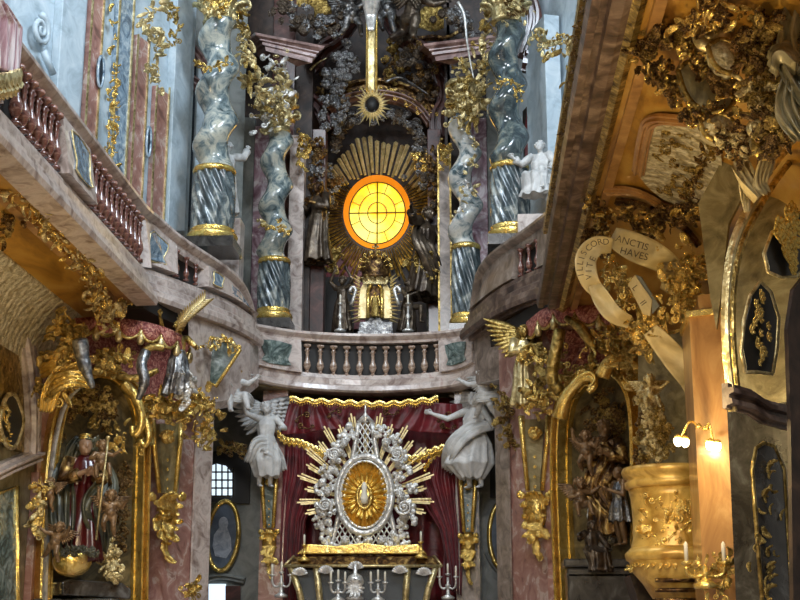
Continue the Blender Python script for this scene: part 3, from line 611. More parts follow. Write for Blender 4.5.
# right gallery
topR = [V((XR + .1, y, 7.0)) for y in (7.5, 9, 11, 13, 15, 16.6)] + smooth_path([V((XR + .1, 16.8, 7.02)), gpt(553, 216, 17.3), gpt(530, 233, 18.2), gpt(505, 249, 19.1), gpt(486, 268, 19.9), gpt(481, 296, 20.2), gpt(479, 322, 20.4)], 22)
botR = [V((XR, y, 5.98)) for y in (7.5, 9, 11, 13, 15, 16.6)] + smooth_path([V((XR, 16.8, 5.97)), gpt(561, 277, 17.2), gpt(530, 288, 18.1), gpt(500, 303, 19.1), gpt(474, 324, 20.2)], 22)
tr = plen(botR)
balustrade('taupe balustrade of the right gallery curving in toward the high altar', topR, botR, -1, 'taupe',
    [(0, 3.4, 'p', 0), (3.4, 8.2, 'p', 0), (8.2, 9.7, 'p', 0), (9.7, 10.25, 'p', 0), (10.25, 11.1, 'o', 3), (11.1, tr, 'p', 0)], 'balred', 'greenP', None, foot=FOOT_R, footm='plaster', fz=.24)
# altar gallery (centre)
topC = smooth_path([gpt(247, 324, 20.45), gpt(262, 327, 20.7), gpt(300, 333, 21.0), gpt(365, 336, 21.15), gpt(430, 334, 21.0), gpt(466, 330, 20.7), gpt(479, 326, 20.45)], 30)
botC = smooth_path([gpt(247, 373, 20.45), gpt(262, 377, 20.7), gpt(300, 383, 21.0), gpt(365, 387, 21.15), gpt(430, 384, 21.0), gpt(466, 379, 20.7), gpt(479, 372, 20.45)], 30)
tc = plen(botC); wpx = tc / 232
balustrade('rose marble balustrade of the altar gallery with eleven pale balusters between inlaid piers', topC, botC, 1, 'rose',
    [(0, 55 * wpx, 'p', 1), (55 * wpx, 190 * wpx, 'o', 11), (190 * wpx, tc, 'p', 1)], 'balm', 'greenP', None, rail=[(-.12, -.14), (.05, -.14), (.06, -.1), (.1, -.07), (.13, -.04), (.13, 0), (-.12, 0)],
    foot=[(-.12, .16), (.06, .16), (.07, .1), (.1, .08), (.1, .0), (.14, -.03), (.16, -.1), (.13, -.13), (-.2, -.13), (-.2, .1)], fz=.16)
# gallery vault undersides
def cove(name, X0, X1, z0, z1, y0, y1, m, sgn):
    rings = []
    for y in [y0 + (y1 - y0) * i / 10 for i in range(11)]:
        g = []
        for i in range(10):
            a = pi / 2 * i / 9; g.append(V((X0 + (X1 - X0) * sin(a), y, z1 + (z0 - z1) * cos(a))))
        rings.append(g + [q + V((0, 0, .08)) for q in reversed(g)])
    b = MB(); b.loft(rings, smooth=True); return struct(b.build(name, m))
cove('ceiling', XL - .02, -4.05, 5.86, 4.8, 7, 17.6, 'ochre', 1)
cove('ceiling', XR + .02, 4.15, 5.76, 4.7, 6, 17.6, 'ochre', 1)
# floors of the side galleries and returns behind the niches
b = MB(); b.box((-3.5, 13, 5.93), (1.4, 9, .1)); struct(b.build('ceiling', 'rose'))
def plate(name, pts, z, th, m): b = MB(); b.prism([V((x, y, z)) for x, y in pts], (0, 0, th)); return struct(b.build(name, m))
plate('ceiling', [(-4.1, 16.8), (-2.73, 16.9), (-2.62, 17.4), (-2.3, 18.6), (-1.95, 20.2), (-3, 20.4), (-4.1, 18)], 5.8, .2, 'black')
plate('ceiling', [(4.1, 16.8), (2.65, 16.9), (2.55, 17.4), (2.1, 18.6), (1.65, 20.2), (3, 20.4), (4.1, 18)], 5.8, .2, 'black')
# ================================================================ UPPER LEFT WALL
def strip(name, label, cat, pl, x0, x1, yb, yt, m, out=.0, th=.08, edge=None, skew=0., group=None):
    """vertical pilaster strip; x0,x1 measured at yb; real verticals"""
    a = pl.at(x0, yb, out); c = pl.at(x1, yb, out); zt = pl.at((x0 + x1) / 2, yt, out).z; q = [a, c, V((c.x, c.y, zt)), V((a.x, a.y, zt))]
    if pl is BU or pl is BC: a.z = c.z = 5.56; q[0].z = q[1].z = 5.56
    if label: t = thing(name, label, cat, a, group=group)
    b = MB(); b.prism(q, pl.n * th); o = b.build('shaft' if label else name, m, t if label else None, bevel=.01)
    if edge and label:
        for s, p0 in ((1, a), (-1, c)):
            e = MB(); w = (c - a).normalized() * s * .03; p = p0 + pl.n * th; e.prism([p, p + w, p + w + V((0, 0, zt - a.z)), p + V((0, 0, zt - a.z))], pl.n * .02); e.build('edge_bead', edge, t)
    return t if label else o
strip('marble_pilaster', 'pink marble pilaster strip nearest the draped curtain on left gallery wall', 'pilaster', UL, 78, 91, 150, -40, 'pink', edge='gold_pale')
strip('marble_pilaster', 'long pink marble pilaster right of the blue and gold band, left gallery', 'pilaster', UL, 124, 137, 205, 33, 'pink', edge='gold_pale')
strip('marble_pilaster', 'shorter pink marble pilaster beside the bluish white corner pier, left gallery', 'pilaster', UL, 145, 159, 225, 86, 'pink', edge='gold_pale')
t = strip('ornament_band', 'tall blue inlaid wall band with gilded leaf relief, left gallery', 'wall panel', UL, 104, 120, 190, -40, 'blueP', edge='gold_pale')
for i in range(26):
    y = -10 + i * 7.2; w = UL.at(113 + 3 * sin(i * 1.3), y, .1); inst(random.choice(LEAFS), 'leaf', 'gold', t, basis(w, (sin(i * 2.1), cos(i * 1.1) * .1, 1 if i % 2 else -1), UL.n, random.uniform(7, 12) * S(18)))
strip('corner_pier', 'tall bluish white corner pier at the end of left gallery wall', 'pier', UL, 160, 177, 232, -40, 'bluewall', th=.14)
strip('corner_pier', 'broad bluish white pier with volute beside the draped curtain', 'pier', UL, 46, 70, 130, -40, 'bluewall', th=.14)
for x, y, w_, h, la in ((99, 72, 6, 18, 'dark oval mirror high between the first two strips of left gallery wall'), (147, 142, 5, 18, 'dark oval mirror low between two pink pilasters of left gallery wall')):
    t = thing('oval_mirror', la, 'mirror', UL.at(x, y + h)); c = UL.at(x, y, .1); e = [c + UL.u * (cos(a) * w_ * .9 * S(18)) + V((0, 0, sin(a) * h * S(18))) for a in [2 * pi * i / 24 for i in range(24)]]
    b = MB(); b.prism(e, UL.n * .03); b.build('glass', 'glassdark', t); b = MB(); b.tube([p + UL.n * .03 for p in e + [e[0]]], .022, 8); b.build('frame', 'blueP', t)
c = UL.at(40, 30, .12); b = MB(); b.tube([c + UL.u * (q.x * .22) + V((0, 0, q.y * .26)) + UL.n * (q.z * .3) for q in spiral(2, .9, .1, (0, 0), pi / 2, -1, 40)] , [.05 - .03 * i / 39 for i in range(40)], 8); b.tube([c + V((0, 0, -.26)) + UL.u * .1, c + V((0, 0, -.5)) + UL.u * .35], .05, 8); tag(b.build('volute_scroll', 'bluewall'), 'bluish white scroll volute on the upper left wall above the curtain', 'scroll ornament')
cluster('gilded_garland', 'gilded foliage tuft with pale mask above the left gallery pilasters', 'garland', [(150, 8, 17.6), (152, 30, 17.6), (160, 50, 17.7)], 26, 10, (12, 20), 'gold_pale', seed=3)
cluster('gilded_garland', 'small gilded leaf spray beside the spiral column capital on the left', 'garland', [(168, 5, 18.2), (176, 22, 18.2), (170, 40, 18.3)], 22, 9, (9, 15), 'gold_old', seed=4)
cluster('gilded_garland', 'gilded scroll capital topping the shorter pink pilaster on the left', 'garland', [(148, 62, 17.9), (156, 75, 17.9), (158, 88, 18)], 16, 6, (8, 14), 'gold_pale', seed=5, mix=(('scroll', 3), ('leaf', 3)))
cluster('gilded_relief', 'rich gilded leaf relief on the lower half of the blue wall band, left gallery', 'relief', [(117, 70, 17.7), (114, 110, 17.7), (110, 150, 17.7)], 34, 5, (8, 13), 'gold', seed=6, m2='gold_old', depth=.04)
# recess with dark window behind the first column
BU2 = Plane((-3.1, 20.9), (-1.6, 21.9))
pxpoly('window_2', BU2, [(181, 60), (198, 66), (198, 228), (178, 225)], .02, .04, 'glassdark')['kind'] = 'structure'
o = strip('trim_1', None, None, BU2, 189, 200, 250, 62, 'bluewall', .06, .1); struct(o)
b = MB(); pxband(b, BU2, [(150, -12), (176, 12), (186, 45), (200, 62), (206, 78)], 12, .1, .16, prof=MOULD); struct(b.build('trim_2', 'rosedark'))
b = MB(); pxband(b, BU2, [(172, 76), (186, 80), (204, 92)], 12, .1, .2, smooth=False, prof=MOULD); struct(b.build('trim_3', 'rosedark'))
# ---------------------------------------------------------------- chancel upper strips
def vstrip(n, pl, x0, x1, yb, yt, m, out=0, th=.1): o = strip(n, None, None, pl, x0, x1, yb, yt, m, out, th); return struct(o)
vstrip('trim_4', BU, 222, 250, 345, 120, 'greywall', .05, .12)
vstrip('trim_5', BU, 250, 266, 345, 128, 'purple', .05, .1)
vstrip('trim_6', BU, 266, 290, 345, -20, 'redm', .02, .05)
strip('marble_pilaster', 'flat grey rose pilaster standing right of the inner left spiral column', 'pilaster', BU, 288, 303, 345, 140, 'rose', .1, .25)
strip('marble_pilaster', 'flat taupe pilaster standing left of the inner right spiral column', 'pilaster', BU, 439, 453, 345, 150, 'taupe', .1, .25, edge='gold_old')
vstrip('trim_7', BU, 474, 490, 345, 120, 'purple', .05, .1)
vstrip('trim_8', BU, 490, 503, 320, 60, 'greywall', .08, .1)
vstrip('trim_9', BC, 305, 322, 345, 190, 'greenP', .05, .15); vstrip('trim_10', BC, 428, 436, 345, 190, 'greenP', .05, .15)
vstrip('trim_11', UR, 566, 545, 240, 20, 'bluewall', .05, .25)
vstrip('recess_shade', UR, 527, 544, 240, 98, 'black', .0, .03)  # flat black strip, the shade of a recess put into its colour
# entablature blocks over the inner columns, and curving cornices
def entab(name, label, pts, Y0, m, h=17, depth=.35):
    W = [P(x, y, Yq) for x, y, Yq in pts]; b = MB(); s = S(Y0) * h
    sweep(b, W, [(-.3, -.5 * s), (0, -.5 * s), (.02, -.2 * s), (.08, -.15 * s), (.08, .05 * s), (.14, .12 * s), (.14, .2 * s), (.24, .34 * s), (.26, .5 * s), (-.3, .5 * s)], 1); return tag(b.build(name, m), label, 'cornice')
entab('cornice_block', 'rose cornice block over the inner left spiral column', [(258, 50, 22.3), (266, 44, 21.2), (312, 56, 21.4), (318, 50, 22.6)], 21.3, 'rosedark', 16)
entab('cornice_block', 'dusky cornice block over the inner right spiral column', [(432, 56, 22.6), (436, 54, 21.4), (490, 46, 21.2), (497, 50, 22.4)], 21.3, 'rosedark', 16)
def darkarc(name, label, pts, Y, w, m='redm', th=.3):
    b = MB(); pl = Plane((-3, Y), (3, Y)); pxband(b, pl, pts, w, 0, th, 30, prof=MOULD); return tag(b.build(name, m), label, 'cornice')
darkarc('curved_cornice', 'dark oxblood cornice sweeping up left of the crucifix', [(316, 66), (322, 52), (338, 44), (346, 30), (352, 22)], 22.9, 18)
darkarc('curved_cornice', 'dark oxblood cornice sweeping down right of the crucifix', [(390, 22), (400, 38), (416, 48), (430, 56), (440, 68)], 22.9, 18)
darkarc('curved_cornice', 'dark red moulding curling down beside the left silver clouds', [(322, 60), (304, 78), (306, 98), (322, 110), (330, 130)], 23.1, 16)
darkarc('curved_cornice', 'dark red moulding curling down beside the right angels', [(430, 62), (442, 80), (446, 104), (436, 118), (438, 140)], 23.1, 16)
t = thing('arched_cornice', 'segmental arched cornice with gilded scrollwork directly over the window rays', 'cornice', P(380, 115, 23.4))
pl = Plane((-3, 23.3), (3, 23.3))
b = MB(); pxband(b, pl, [(328, 108), (345, 94), (372, 88), (402, 92), (424, 104), (436, 122)], 16, 0, .35, 30, prof=MOULD); b.build('frieze', 'gold_dark', t)
b = MB(); pxband(b, pl, [(330, 115), (347, 104), (372, 99), (400, 102), (420, 112), (430, 126)], 7, .05, .42, 30, prof=MOULD); b.build('moulding', 'rosedark', t)
for i in range(18):
    u = i / 17; x = 334 + 96 * u; y = 106 - 20 * sin(pi * min(u * 1.02, 1) ** .9) + 6 * u; inst(SCR[i % 2], 'scroll', 'gold', t, basis(pl.at(x, y + 1, .38), (1 if i % 2 else -1, 0, .3 * cos(pi * u)), (0, -1, 0), 10 * S(23)))
for x, la in ((318, 'left'), (436, 'right')):
    vstrip('trim_13' if x < 400 else 'trim_14', Plane((-3, 23.0), (3, 23.0)), x - 7, x + 7, 345, 135, 'redm', 0, .3)
# shells
for x, y, la, r in ((306, 14, 'large ribbed gold shell at the top left of the crucifix', 30), (433, 24, 'large ribbed gold shell at the top right of the crucifix', 26)):
    t = thing('gilded_shell', la, 'shell ornament', P(x, y, 22.8)); inst(SHELL, 'shell', 'gold_old', t, basis(P(x, y + 8, 22.8), (0, -.2, 1), (0, -1, .1), r * S(22.8)))
    b = MB(); pxband(b, Plane((-3, 22.7), (3, 22.7)), [(x - r, y + 12), (x - r * .5, y + 17), (x, y + 14), (x + r * .5, y + 17), (x + r, y + 10)], 5, 0, .12); b.build('scrolled_edge', 'gold_dark', t)
# ================================================================ SPIRAL COLUMNS
def column(label, px, yb, yt, Y, wpx, m, ring_y=None, pitch=48, amp=.16, ph=0., lean=0, capm='gold_pale', fm=None, capn=14, hand=1):
    base = P(px, yb, Y); top = P(px, yt, Y); s = S(Y); R = wpx * s / 2 * 1.0; H = top.z - base.z; t = thing('spiral_column', label, 'column', base)
    zr = P(px, ring_y, Y).z - base.z; zr = max(zr, .3); N = 80; n = 28; turns = (H - zr) / (pitch * s)
    rings = []
    for i in range(N + 1):
        z = zr + (H - zr) * i / N; a = hand * 2 * pi * turns * i / N + ph; q = min(1, i / 5); c = base + V((cos(a) * R * amp * 1.5 * q, sin(a) * R * amp * 1.5 * q, z)); g = []
        for k in range(n):
            b_ = 2 * pi * k / n; r = R * (.93 + .2 * cos(b_ - a) * q * .5 + .03 * sin(2 * (b_ - a)) + .04 * sin(a * 2 + 1)) * (1 - .1 * i / N); g.append(c + V((cos(b_) * r, sin(b_) * r, 0)))
        rings.append(g)
    b = MB(); b.loft(rings); b.build('twisted_shaft', m, t)
    rings = []; n = 96
    for i in range(41):
        z = .1 + (zr - .1) * i / 40; q = sin(pi * i / 40) ; rings.append([base + V((cos(a) * R * (1.0 + .1 * q + .08 * sin(13 * a + hand * i * .5)), sin(a) * R * (1. + .1 * q + .08 * sin(13 * a + hand * i * .5)), z)) for a in [2 * pi * k / n for k in range(n)]])
    b = MB(); b.loft(rings); b.build('fluted_drum', fm or m, t)
    b = MB(); b.lathe([(R * .8, zr - .05), (R * 1.12, zr - .04), (R * 1.16, zr), (R * 1.1, zr + .04), (R * .9, zr + .06)], 28, base); b.build('gilded_ring', 'gold', t)
    b = MB(); b.lathe([(R * 1.3, 0), (R * 1.3, .05), (R * 1.36, .08), (R * 1.3, .12), (R * 1.12, .15), (R * 1.18, .19), (R * 1.02, .22), (R * .9, .22)], 32, base); b.build('base', 'gold', t)
    b = MB(); b.box(base + V((0, 0, -.08)), (R * 2.7, R * 2.7, .16)); b.build('plinth', 'slate', t)
    # capital
    hC = R * 2.6; b = MB(); b.lathe([(R * .8, H - .02), (R * .95, H), (R * .82, H + .05), (R * .85, H + hC * .6), (R * 1.15, H + hC * .9), (R * 1.3, H + hC), (R * .4, H + hC)], 20, base); b.lathe([(R * .3, H + hC), (R * 1.5, H + hC), (R * 1.5, H + hC * 1.12), (R * .3, H + hC * 1.12)], 8, base); cp = b.build('capital', capm, t)
    for row in range(2):
        for k in range(8):
            a = 2 * pi * k / 8 + row * pi / 8; d = V((cos(a), sin(a), 0)); inst(LEAFS[0], 'acanthus_leaf', capm, cp, basis(base + V((0, 0, H + .03 + row * hC * .35)) + d * R * .84, (d * .12 + V((0, 0, 1))), d, hC * .55))
    for k in range(4):
        a = 2 * pi * k / 4 + pi / 4; d = V((cos(a), sin(a), 0)); inst(SCR[0], 'volute', capm, cp, basis(base + V((0, 0, H + hC * .5)) + d * R * .7, d + V((0, 0, .5)), V((-d.y, d.x, 0)), hC * .6))
    return t
column('tall front spiral column of clouded blue green marble on the left gallery corner', 212, 243, 24, 19.5, 40, 'greenL', 172, 62, .12, 0.4, fm='drum')
column('inner left spiral column with gilded ring, between violet and rose pilasters', 273, 322, 132, 21.6, 30, 'greenL', 262, 50, .14, 2.0, fm='drum')
column('slim inner right spiral column of white marble wound with vine', 467, 327, 118, 21.6, 27, 'greenW', 248, 58, .24, 1.2, fm='drum')
column('tall dark blue green front spiral column on the right gallery corner', 511, 240, 22, 19.5, 36, 'greenD', 168, 60, .12, 2.6, fm='drum')
# ================================================================ HIGH ALTAR, LOWER ZONE
def cloth(name, pl, left, right, m, folds=6, amp=.07, out=.1, n=26, nv=60, parent=None, seed=0, hem=None, label=None, sway=.5):
    """folded hanging cloth between two pixel edges listed top to bottom"""
    r = random.Random(seed); L = resample([pl.at(x, y, out) for x, y in left], n); R = resample([pl.at(x, y, out) for x, y in right], n); p1, p2 = r.uniform(0, 6), r.uniform(0, 6); g = []
    for i in range(n):
        e = i / (n - 1); row = []
        for j in range(nv + 1):
            v = j / nv; ph = folds * 2 * pi * v + p1 + sway * sin(3 * e + p2); d = amp * (.35 + .65 * e) * (abs(sin(ph / 2)) * 1.6 - .6 + .35 * sin(ph * 2.3 + 4 * e)); p = L[i].lerp(R[i], v) + pl.n * d
            if hem and e > .8: p.z += hem * sin(v * pi * folds * 1.0) * (e - .8) / .2
            row.append(p)
        g.append(row)
    m_ = MB(); m_.loft([row + [p - pl.n * .015 for p in reversed(row)] for row in g]); return m_.build(name, m, parent, label)
AL = Plane((-3, 21.0), (3, 21.0)); AB = Plane((-3, 21.45), (3, 21.45))
drp = thing('altar_drapery', 'crimson velvet baldachin curtain with gold fringes framing the silver glory of the high altar', 'drapery', AB.at(367, 600))
cloth('backcloth', AB, [(284, 398), (284, 600)], [(464, 398), (464, 600)], 'velvet', 7, .05, 0, parent=drp, seed=3)
cloth('side_curtain', AL, [(286, 440), (282, 500), (280, 560), (284, 604)], [(322, 452), (326, 480), (306, 520), (300, 604)], 'velvet', 4, .09, .0, parent=drp, seed=5)
cloth('side_curtain', AL, [(418, 460), (412, 486), (440, 530), (448, 570), (450, 590)], [(463, 440), (463, 500), (463, 560), (462, 596)], 'velvet', 4, .09, .0, parent=drp, seed=6)
cloth('valance', AL, [(290, 400), (281, 436)], [(326, 402), (345, 428)], 'velvet', 2, .05, .12, parent=drp, seed=7); cloth('valance', AL, [(326, 402), (330, 426)], [(416, 402), (412, 430)], 'velvet', 3, .04, .05, parent=drp, seed=8)
cloth('valance', AL, [(414, 402), (398, 430)], [(462, 404), (468, 436)], 'velvet', 2, .05, .12, parent=drp, seed=9)
def fringe(pts, parent, w=6, out=.2, pl=AL, m='gold'):
    b = MB(); q = smooth_path([pl.at(x, y, out) for x, y in pts], 60, 2)
    q = [p + V((0, 0, .02 * sin(i * 1.1))) for i, p in enumerate(q)]; ribbon(b, q, w * S(q[0].y), pl.n, .04, [(-.5, 0), (-.45, .8), (-.1, 1), (.3, .6), (.5, .9), (.5, 0)])
    for i in range(0, 60): b.tube([q[i], q[i] - V((0, 0, w * 1.0 * S(q[0].y)))], .012, 5)
    return b.build('gold_fringe', m, parent)
fringe([(290, 399), (310, 401), (335, 402), (365, 404), (395, 404), (420, 401), (438, 399)], drp, 5, .26)
fringe([(278, 433), (286, 441), (298, 441), (312, 447), (325, 455)], drp, 5, .26); fringe([(400, 455), (415, 460), (432, 450), (450, 446), (466, 432)], drp, 5, .26)
fringe([(462, 438), (452, 452), (436, 452), (424, 470)], drp, 3, .22)
for x, y, a in ((298, 418, 1), (310, 428, -1), (330, 414, 1), (395, 414, -1), (440, 418, 1), (452, 428, -1)): inst(SCR[1], 'embroidered_scroll', 'gold_dark', drp, basis(AL.at(x, y, .2), (a, 0, .3), AL.n, 13 * S(21)))
# silver glory
C0 = AL.at(365, 495, .35); s = S(20.7); gl = thing('silver_glory', 'tall silver lattice glory with oval gold relic window and gilded rays over the high altar', 'reliquary', AL.at(365, 556, .35))
def gp(dx, dy, o=0.): return C0 + V((dx * s, -o, -dy * s))
for i in range(21):                                      # ray bundles
    a = -pi * .12 + (pi * 1.24) * i / 20; 
    if a > pi * 1.14: continue
    L = (68 if i % 2 else 61) + 8 * abs(sin(a)) * 1.3; b = MB()
    for k in range(-1, 2):
        aa = a + k * .036; l = L * (1 - .05 * abs(k)) ; d = V((cos(aa), 0, sin(aa))); q = V((-d.z, 0, d.x)); p0 = C0 + d * (26 * s) + V((0, .12, 0)); p1 = C0 + V((0, .08, 0)) + d * (l * s) + V((0, 0, 6 * s)); w = .009
        b.prism([p0 - q * w, p0 + q * w, p1 + q * w * 1.3, p1 - q * w * 1.3], (0, -.02 - .01 * (k % 2), 0))
    b.build('ray_bundle', 'raymetal', gl)
b = MB()   # pyramid lattice body: frame and crossing bars
apex = [(-6, -72), (6, -72)]; L0 = (-34, 52); R0 = (34, 52)
def edge(t, sgn): return V((sgn * (7 + (34 - 7) * t ** 1.25), 0, 0)).x
fr = [gp(edge(t / 16, -1), -72 + 124 * t / 16, .02) for t in range(17)]; fr2 = [gp(edge(t / 16, 1), -72 + 124 * t / 16, .02) for t in range(17)]
b.tube(fr, .04, 8); b.tube(fr2, .04, 8); b.tube([fr[0], gp(0, -80, .02), fr2[0]], .04, 8); b.tube([fr[-1], gp(0, 56), fr2[-1]], .05, 8); b.build('lattice_frame', 'silver', gl)
for half in (0, 1):
    b = MB()
    for i in range(-22, 40):
        for sg in (1, -1):
            pts = []
            for k in range(50):
                dy = -72 + 124 * k / 49; dx = sg * (i * 5.5 - (dy + 72) * .62)
                if (dy > 5) == bool(half) and abs(dx) < edge(max(0, (dy + 72) / 124), 1) - 1 and (dx / 27) ** 2 + (dy / 37) ** 2 > 1: pts.append(gp(dx, dy, .03 if sg > 0 else .045))
                else:
                    if len(pts) > 1: b.tube(pts, .013, 5)
                    pts = []
            if len(pts) > 1: b.tube(pts, .013, 5)
    b.build('lattice', 'silver', gl)
b = MB(); b.tube([gp(cos(a) * 27, sin(a) * 38, .08) for a in [2 * pi * i / 48 for i in range(49)]], .05, 10); b.tube([gp(cos(a) * 23, sin(a) * 33, .1) for a in [2 * pi * i / 48 for i in range(49)]], .02, 8); b.build('oval_frame', 'silver', gl)
for i in range(28): a = 2 * pi * i / 28; inst(FLO[0], 'pearl_flower', 'silver', gl, basis(gp(cos(a) * 27, sin(a) * 38, .12), (cos(a), 0, sin(a)), (0, -1, 0), .05))
b = MB(); cr = []
for ring in range(5):
    q = ring / 4; cr.append([gp(cos(a) * 23 * (1 - q * .8), sin(a) * 33 * (1 - q * .8), .02 + .13 * (i % 2) * (1 - q * .6) + .05 * q) for i, a in enumerate([2 * pi * k / 64 for k in range(64)])])
b.loft(cr, smooth=False); b.build('pleated_gold_disc', 'gold_bright', gl)
b = MB(); b.prism([gp(cos(a) * 6, 2 + sin(a) * 11, .08) for a in [2 * pi * i / 24 for i in range(24)]], (0, -.04, 0)); b.build('relic_opening', 'gold_dark', gl); b = MB(); b.tube([gp(cos(a) * 7, 2 + sin(a) * 12, .13) for a in [2 * pi * i / 24 for i in range(25)]], .022, 8); b.build('relic_frame', 'gold', gl)
b = MB(); b.lathe([(.01, 0), (.05, .02), (.06, .1), (.035, .2), (.045, .26), (.03, .32), (.005, .34)], 12, gp(0, 10, .14)); b.build('relic_figure', 'cream', gl)
for i in range(22):
    a = 2 * pi * i / 22; inst(LEAFS[3], 'sunbeam_leaf', 'gold_bright', gl, basis(gp(cos(a) * 9, 2 + sin(a) * 13, .1), (cos(a), -.1, -sin(a)), (0, -1, 0), 11 * s))
rr = random.Random(4)
for i, (dx, dy, q) in enumerate([(-30, -38, 13), (-24, -52, 12), (-14, -63, 11), (16, -63, 11), (27, -52, 12), (33, -38, 14), (-36, -22, 12), (38, -20, 12), (-42, -6, 12), (-38, 12, 14), (43, -4, 12), (40, 14, 15), (-42, 28, 12), (42, 28, 12), (-36, 42, 12), (36, 42, 12), (-22, 52, 12), (22, 52, 12), (-8, 56, 11), (8, 56, 11), (-30, -10, 8), (31, -8, 8), (0, 44, 9)]):
    inst(CLOUD[i % 3], 'cloud', 'silver', gl, basis(gp(dx, dy, .05), (cos(i), 0, sin(i)), (0, -1, 0), q * s * 1.15))
    if q > 12: inst(VOL[0], 'volute', 'silver', gl, basis(gp(dx, dy, .3), (cos(i * 2), 0, sin(i * 2)), (0, -1, 0), q * s * .6))
for dx, dy in ((-36, -2), (-40, 20), (36, 2), (40, 22), (-20, -50), (22, -50), (0, 54), (-18, 46), (18, 46)): inst(CHERUB, 'cherub_head', 'silver', gl, basis(gp(dx, dy, .22), (1, 0, 0), (0, -1, 0), 13 * s))
b = MB(); b.lathe([(.01, 0), (.05, .01), (.03, .06), (.055, .1), (.03, .14), (.01, .17), (.02, .2), (.005, .3)], 10, gp(0, -72, .02)); b.build('finial', 'silver', gl)
b = MB(); b.prism([AL.at(x, y, .15) for x, y in ((300, 556), (312, 546), (340, 548), (365, 545), (392, 548), (420, 546), (428, 556))], AL.n * .5); tag(b.build('altar_ledge', 'gold', bevel=.02), 'gilded scalloped ledge carrying the silver glory', 'ledge')
# glass shrine
sh = thing('glass_shrine', 'dark glass shrine with splayed gilded posts under the silver glory', 'shrine', AL.at(362, 640, .5))
T = [(288, 566), (438, 566)]; B_ = [(306, 628), (420, 628)]; fo, bo = .75, .1
def q4(x, y, o): return AL.at(x, y, o)
b = MB(); b.prism([q4(284, 566, fo), q4(442, 566, fo), q4(436, 556, fo - .15), q4(292, 556, fo - .15)], (0, .5, 0)); b.build('lid', 'gold_dark', sh, bevel=.015)
b = MB(); b.tube([q4(284, 566, fo + .02), q4(442, 566, fo + .02)], .022, 6); b.tube([q4(284, 566, fo + .02), q4(294, 556, fo - .15)], .02, 6); b.tube([q4(442, 566, fo + .02), q4(434, 556, fo - .15)], .02, 6); b.build('lid_edge', 'gold_pale', sh)
b = MB()
for (x0, x1) in ((290, 308), (436, 420), (316, 322), (408, 404)): b.tube([q4(x0, 566, fo - .03), q4((x0 + x1) / 2, 590, fo), q4(x1, 630, fo - .1)], .05, 8)
b.build('gilded_posts', 'gold_pale', sh)
b = MB(); b.prism([q4(294, 570, fo - .06), q4(432, 570, fo - .06), q4(416, 630, fo - .1), q4(312, 630, fo - .1)], (0, .02, 0)); b.build('glass_pane', 'glass', sh)
b = MB(); b.prism([q4(296, 568, .05), q4(430, 568, .05), q4(416, 630, .05), q4(310, 630, .05)], (0, -.06, 0)); b.build('velvet_lining', 'black', sh)
b = MB(); b.box(q4(362, 640, .4), (1.9, .7, .12)); b.build('floor_slab', 'gold_old', sh)
for x, y in ((356, 566), (326, 570), (400, 570), (300, 572), (424, 572)): inst(SHELL, 'shell', 'silver', sh, basis(q4(x, y + 4, fo + .02), (0, 0, 1), (0, -1, 0), 8 * s))
b = MB(); c_ = q4(362, 640, .4); b.prism([V((c_.x - 1.0, c_.y - .4, 0)), V((c_.x + 1.0, c_.y - .4, 0)), V((c_.x + 1.0, c_.y + .4, 0)), V((c_.x - 1.0, c_.y + .4, 0))], (0, 0, c_.z - .06)); tag(b.build('altar_table', 'slate'), 'dark marble altar block carrying the glass shrine', 'altar')
# front reliquary and silver candle arms
rq = thing('silver_monstrance', 'small silver ball monstrance in front of the glass shrine', 'monstrance', q4(355, 606, 1.0))
b = MB(); b.lathe([(.12, 0), (.13, .03), (.05, .07), (.03, .14), (.1, .2), (.13, .27), (.1, .34), (.03, .38), (.03, .5), (.01, .52)], 18, q4(355, 600, 1.0)); b.build('body', 'silver', rq)
for i in range(12): a = 2 * pi * i / 12; inst(LEAFS[3], 'ray', 'silver', rq, basis(q4(355, 588, 1.12), (cos(a), 0, sin(a)), (0, -1, 0), .16))
def candelabrum(label, x, y, Y, arms=3, h=22, m='gold', w=9):
    t = thing('candelabrum', label, 'candelabrum', P(x, y + h, Y)); s = S(Y); c = P(x, y + h, Y); b = MB(); b.lathe([(.09, -.02), (.1, .01), (.03, .05), (.02, h * s * .5), (.045, h * s * .6), (.02, h * s * .7), (.018, h * s)], 12, c); b.build('stem', m, t)
    for i in range(arms):
        u = (i / (arms - 1) * 2 - 1) if arms > 1 else 0; top = c + V((u * w * s, -.03 * abs(u), h * s * (.92 if u else 1.05))); b = MB()
        if u: b.tube(smooth_path([c + V((0, 0, h * s * .55)), c + V((u * w * s * .6, 0, h * s * .4)), c + V((u * w * s, 0, h * s * .6)), top], 14), .016, 6)
        b.lathe([(.01, 0), (.04, .02), (.045, .035), (.015, .04)], 10, top); ar = b.build('arm', m, t); b = MB(); b.lathe([(.016, 0), (.016, .13), (.003, .15)], 8, top + V((0, 0, .04))); b.build('candle', 'cream', ar)
    return t
candelabrum('three armed candelabrum at the foot of the left crimson curtain', 281, 576, 20.3, 3, 20, 'silver'); candelabrum('three armed candelabrum at the foot of the right crimson curtain', 448, 578, 20.3, 3, 20, 'silver', 8)
candelabrum('single candlestick on the left end of the glass shrine', 304, 548, 20.3, 1, 12, 'gold'); candelabrum('single candlestick on the right end of the glass shrine', 421, 545, 20.3, 1, 12, 'gold')
candelabrum('silver candle branch in front of glass shrine, left of monstrance', 338, 584, 19.9, 3, 16, 'silver', 7); candelabrum('silver candle branch in front of glass shrine, right of monstrance', 378, 584, 19.9, 3, 16, 'silver', 7)
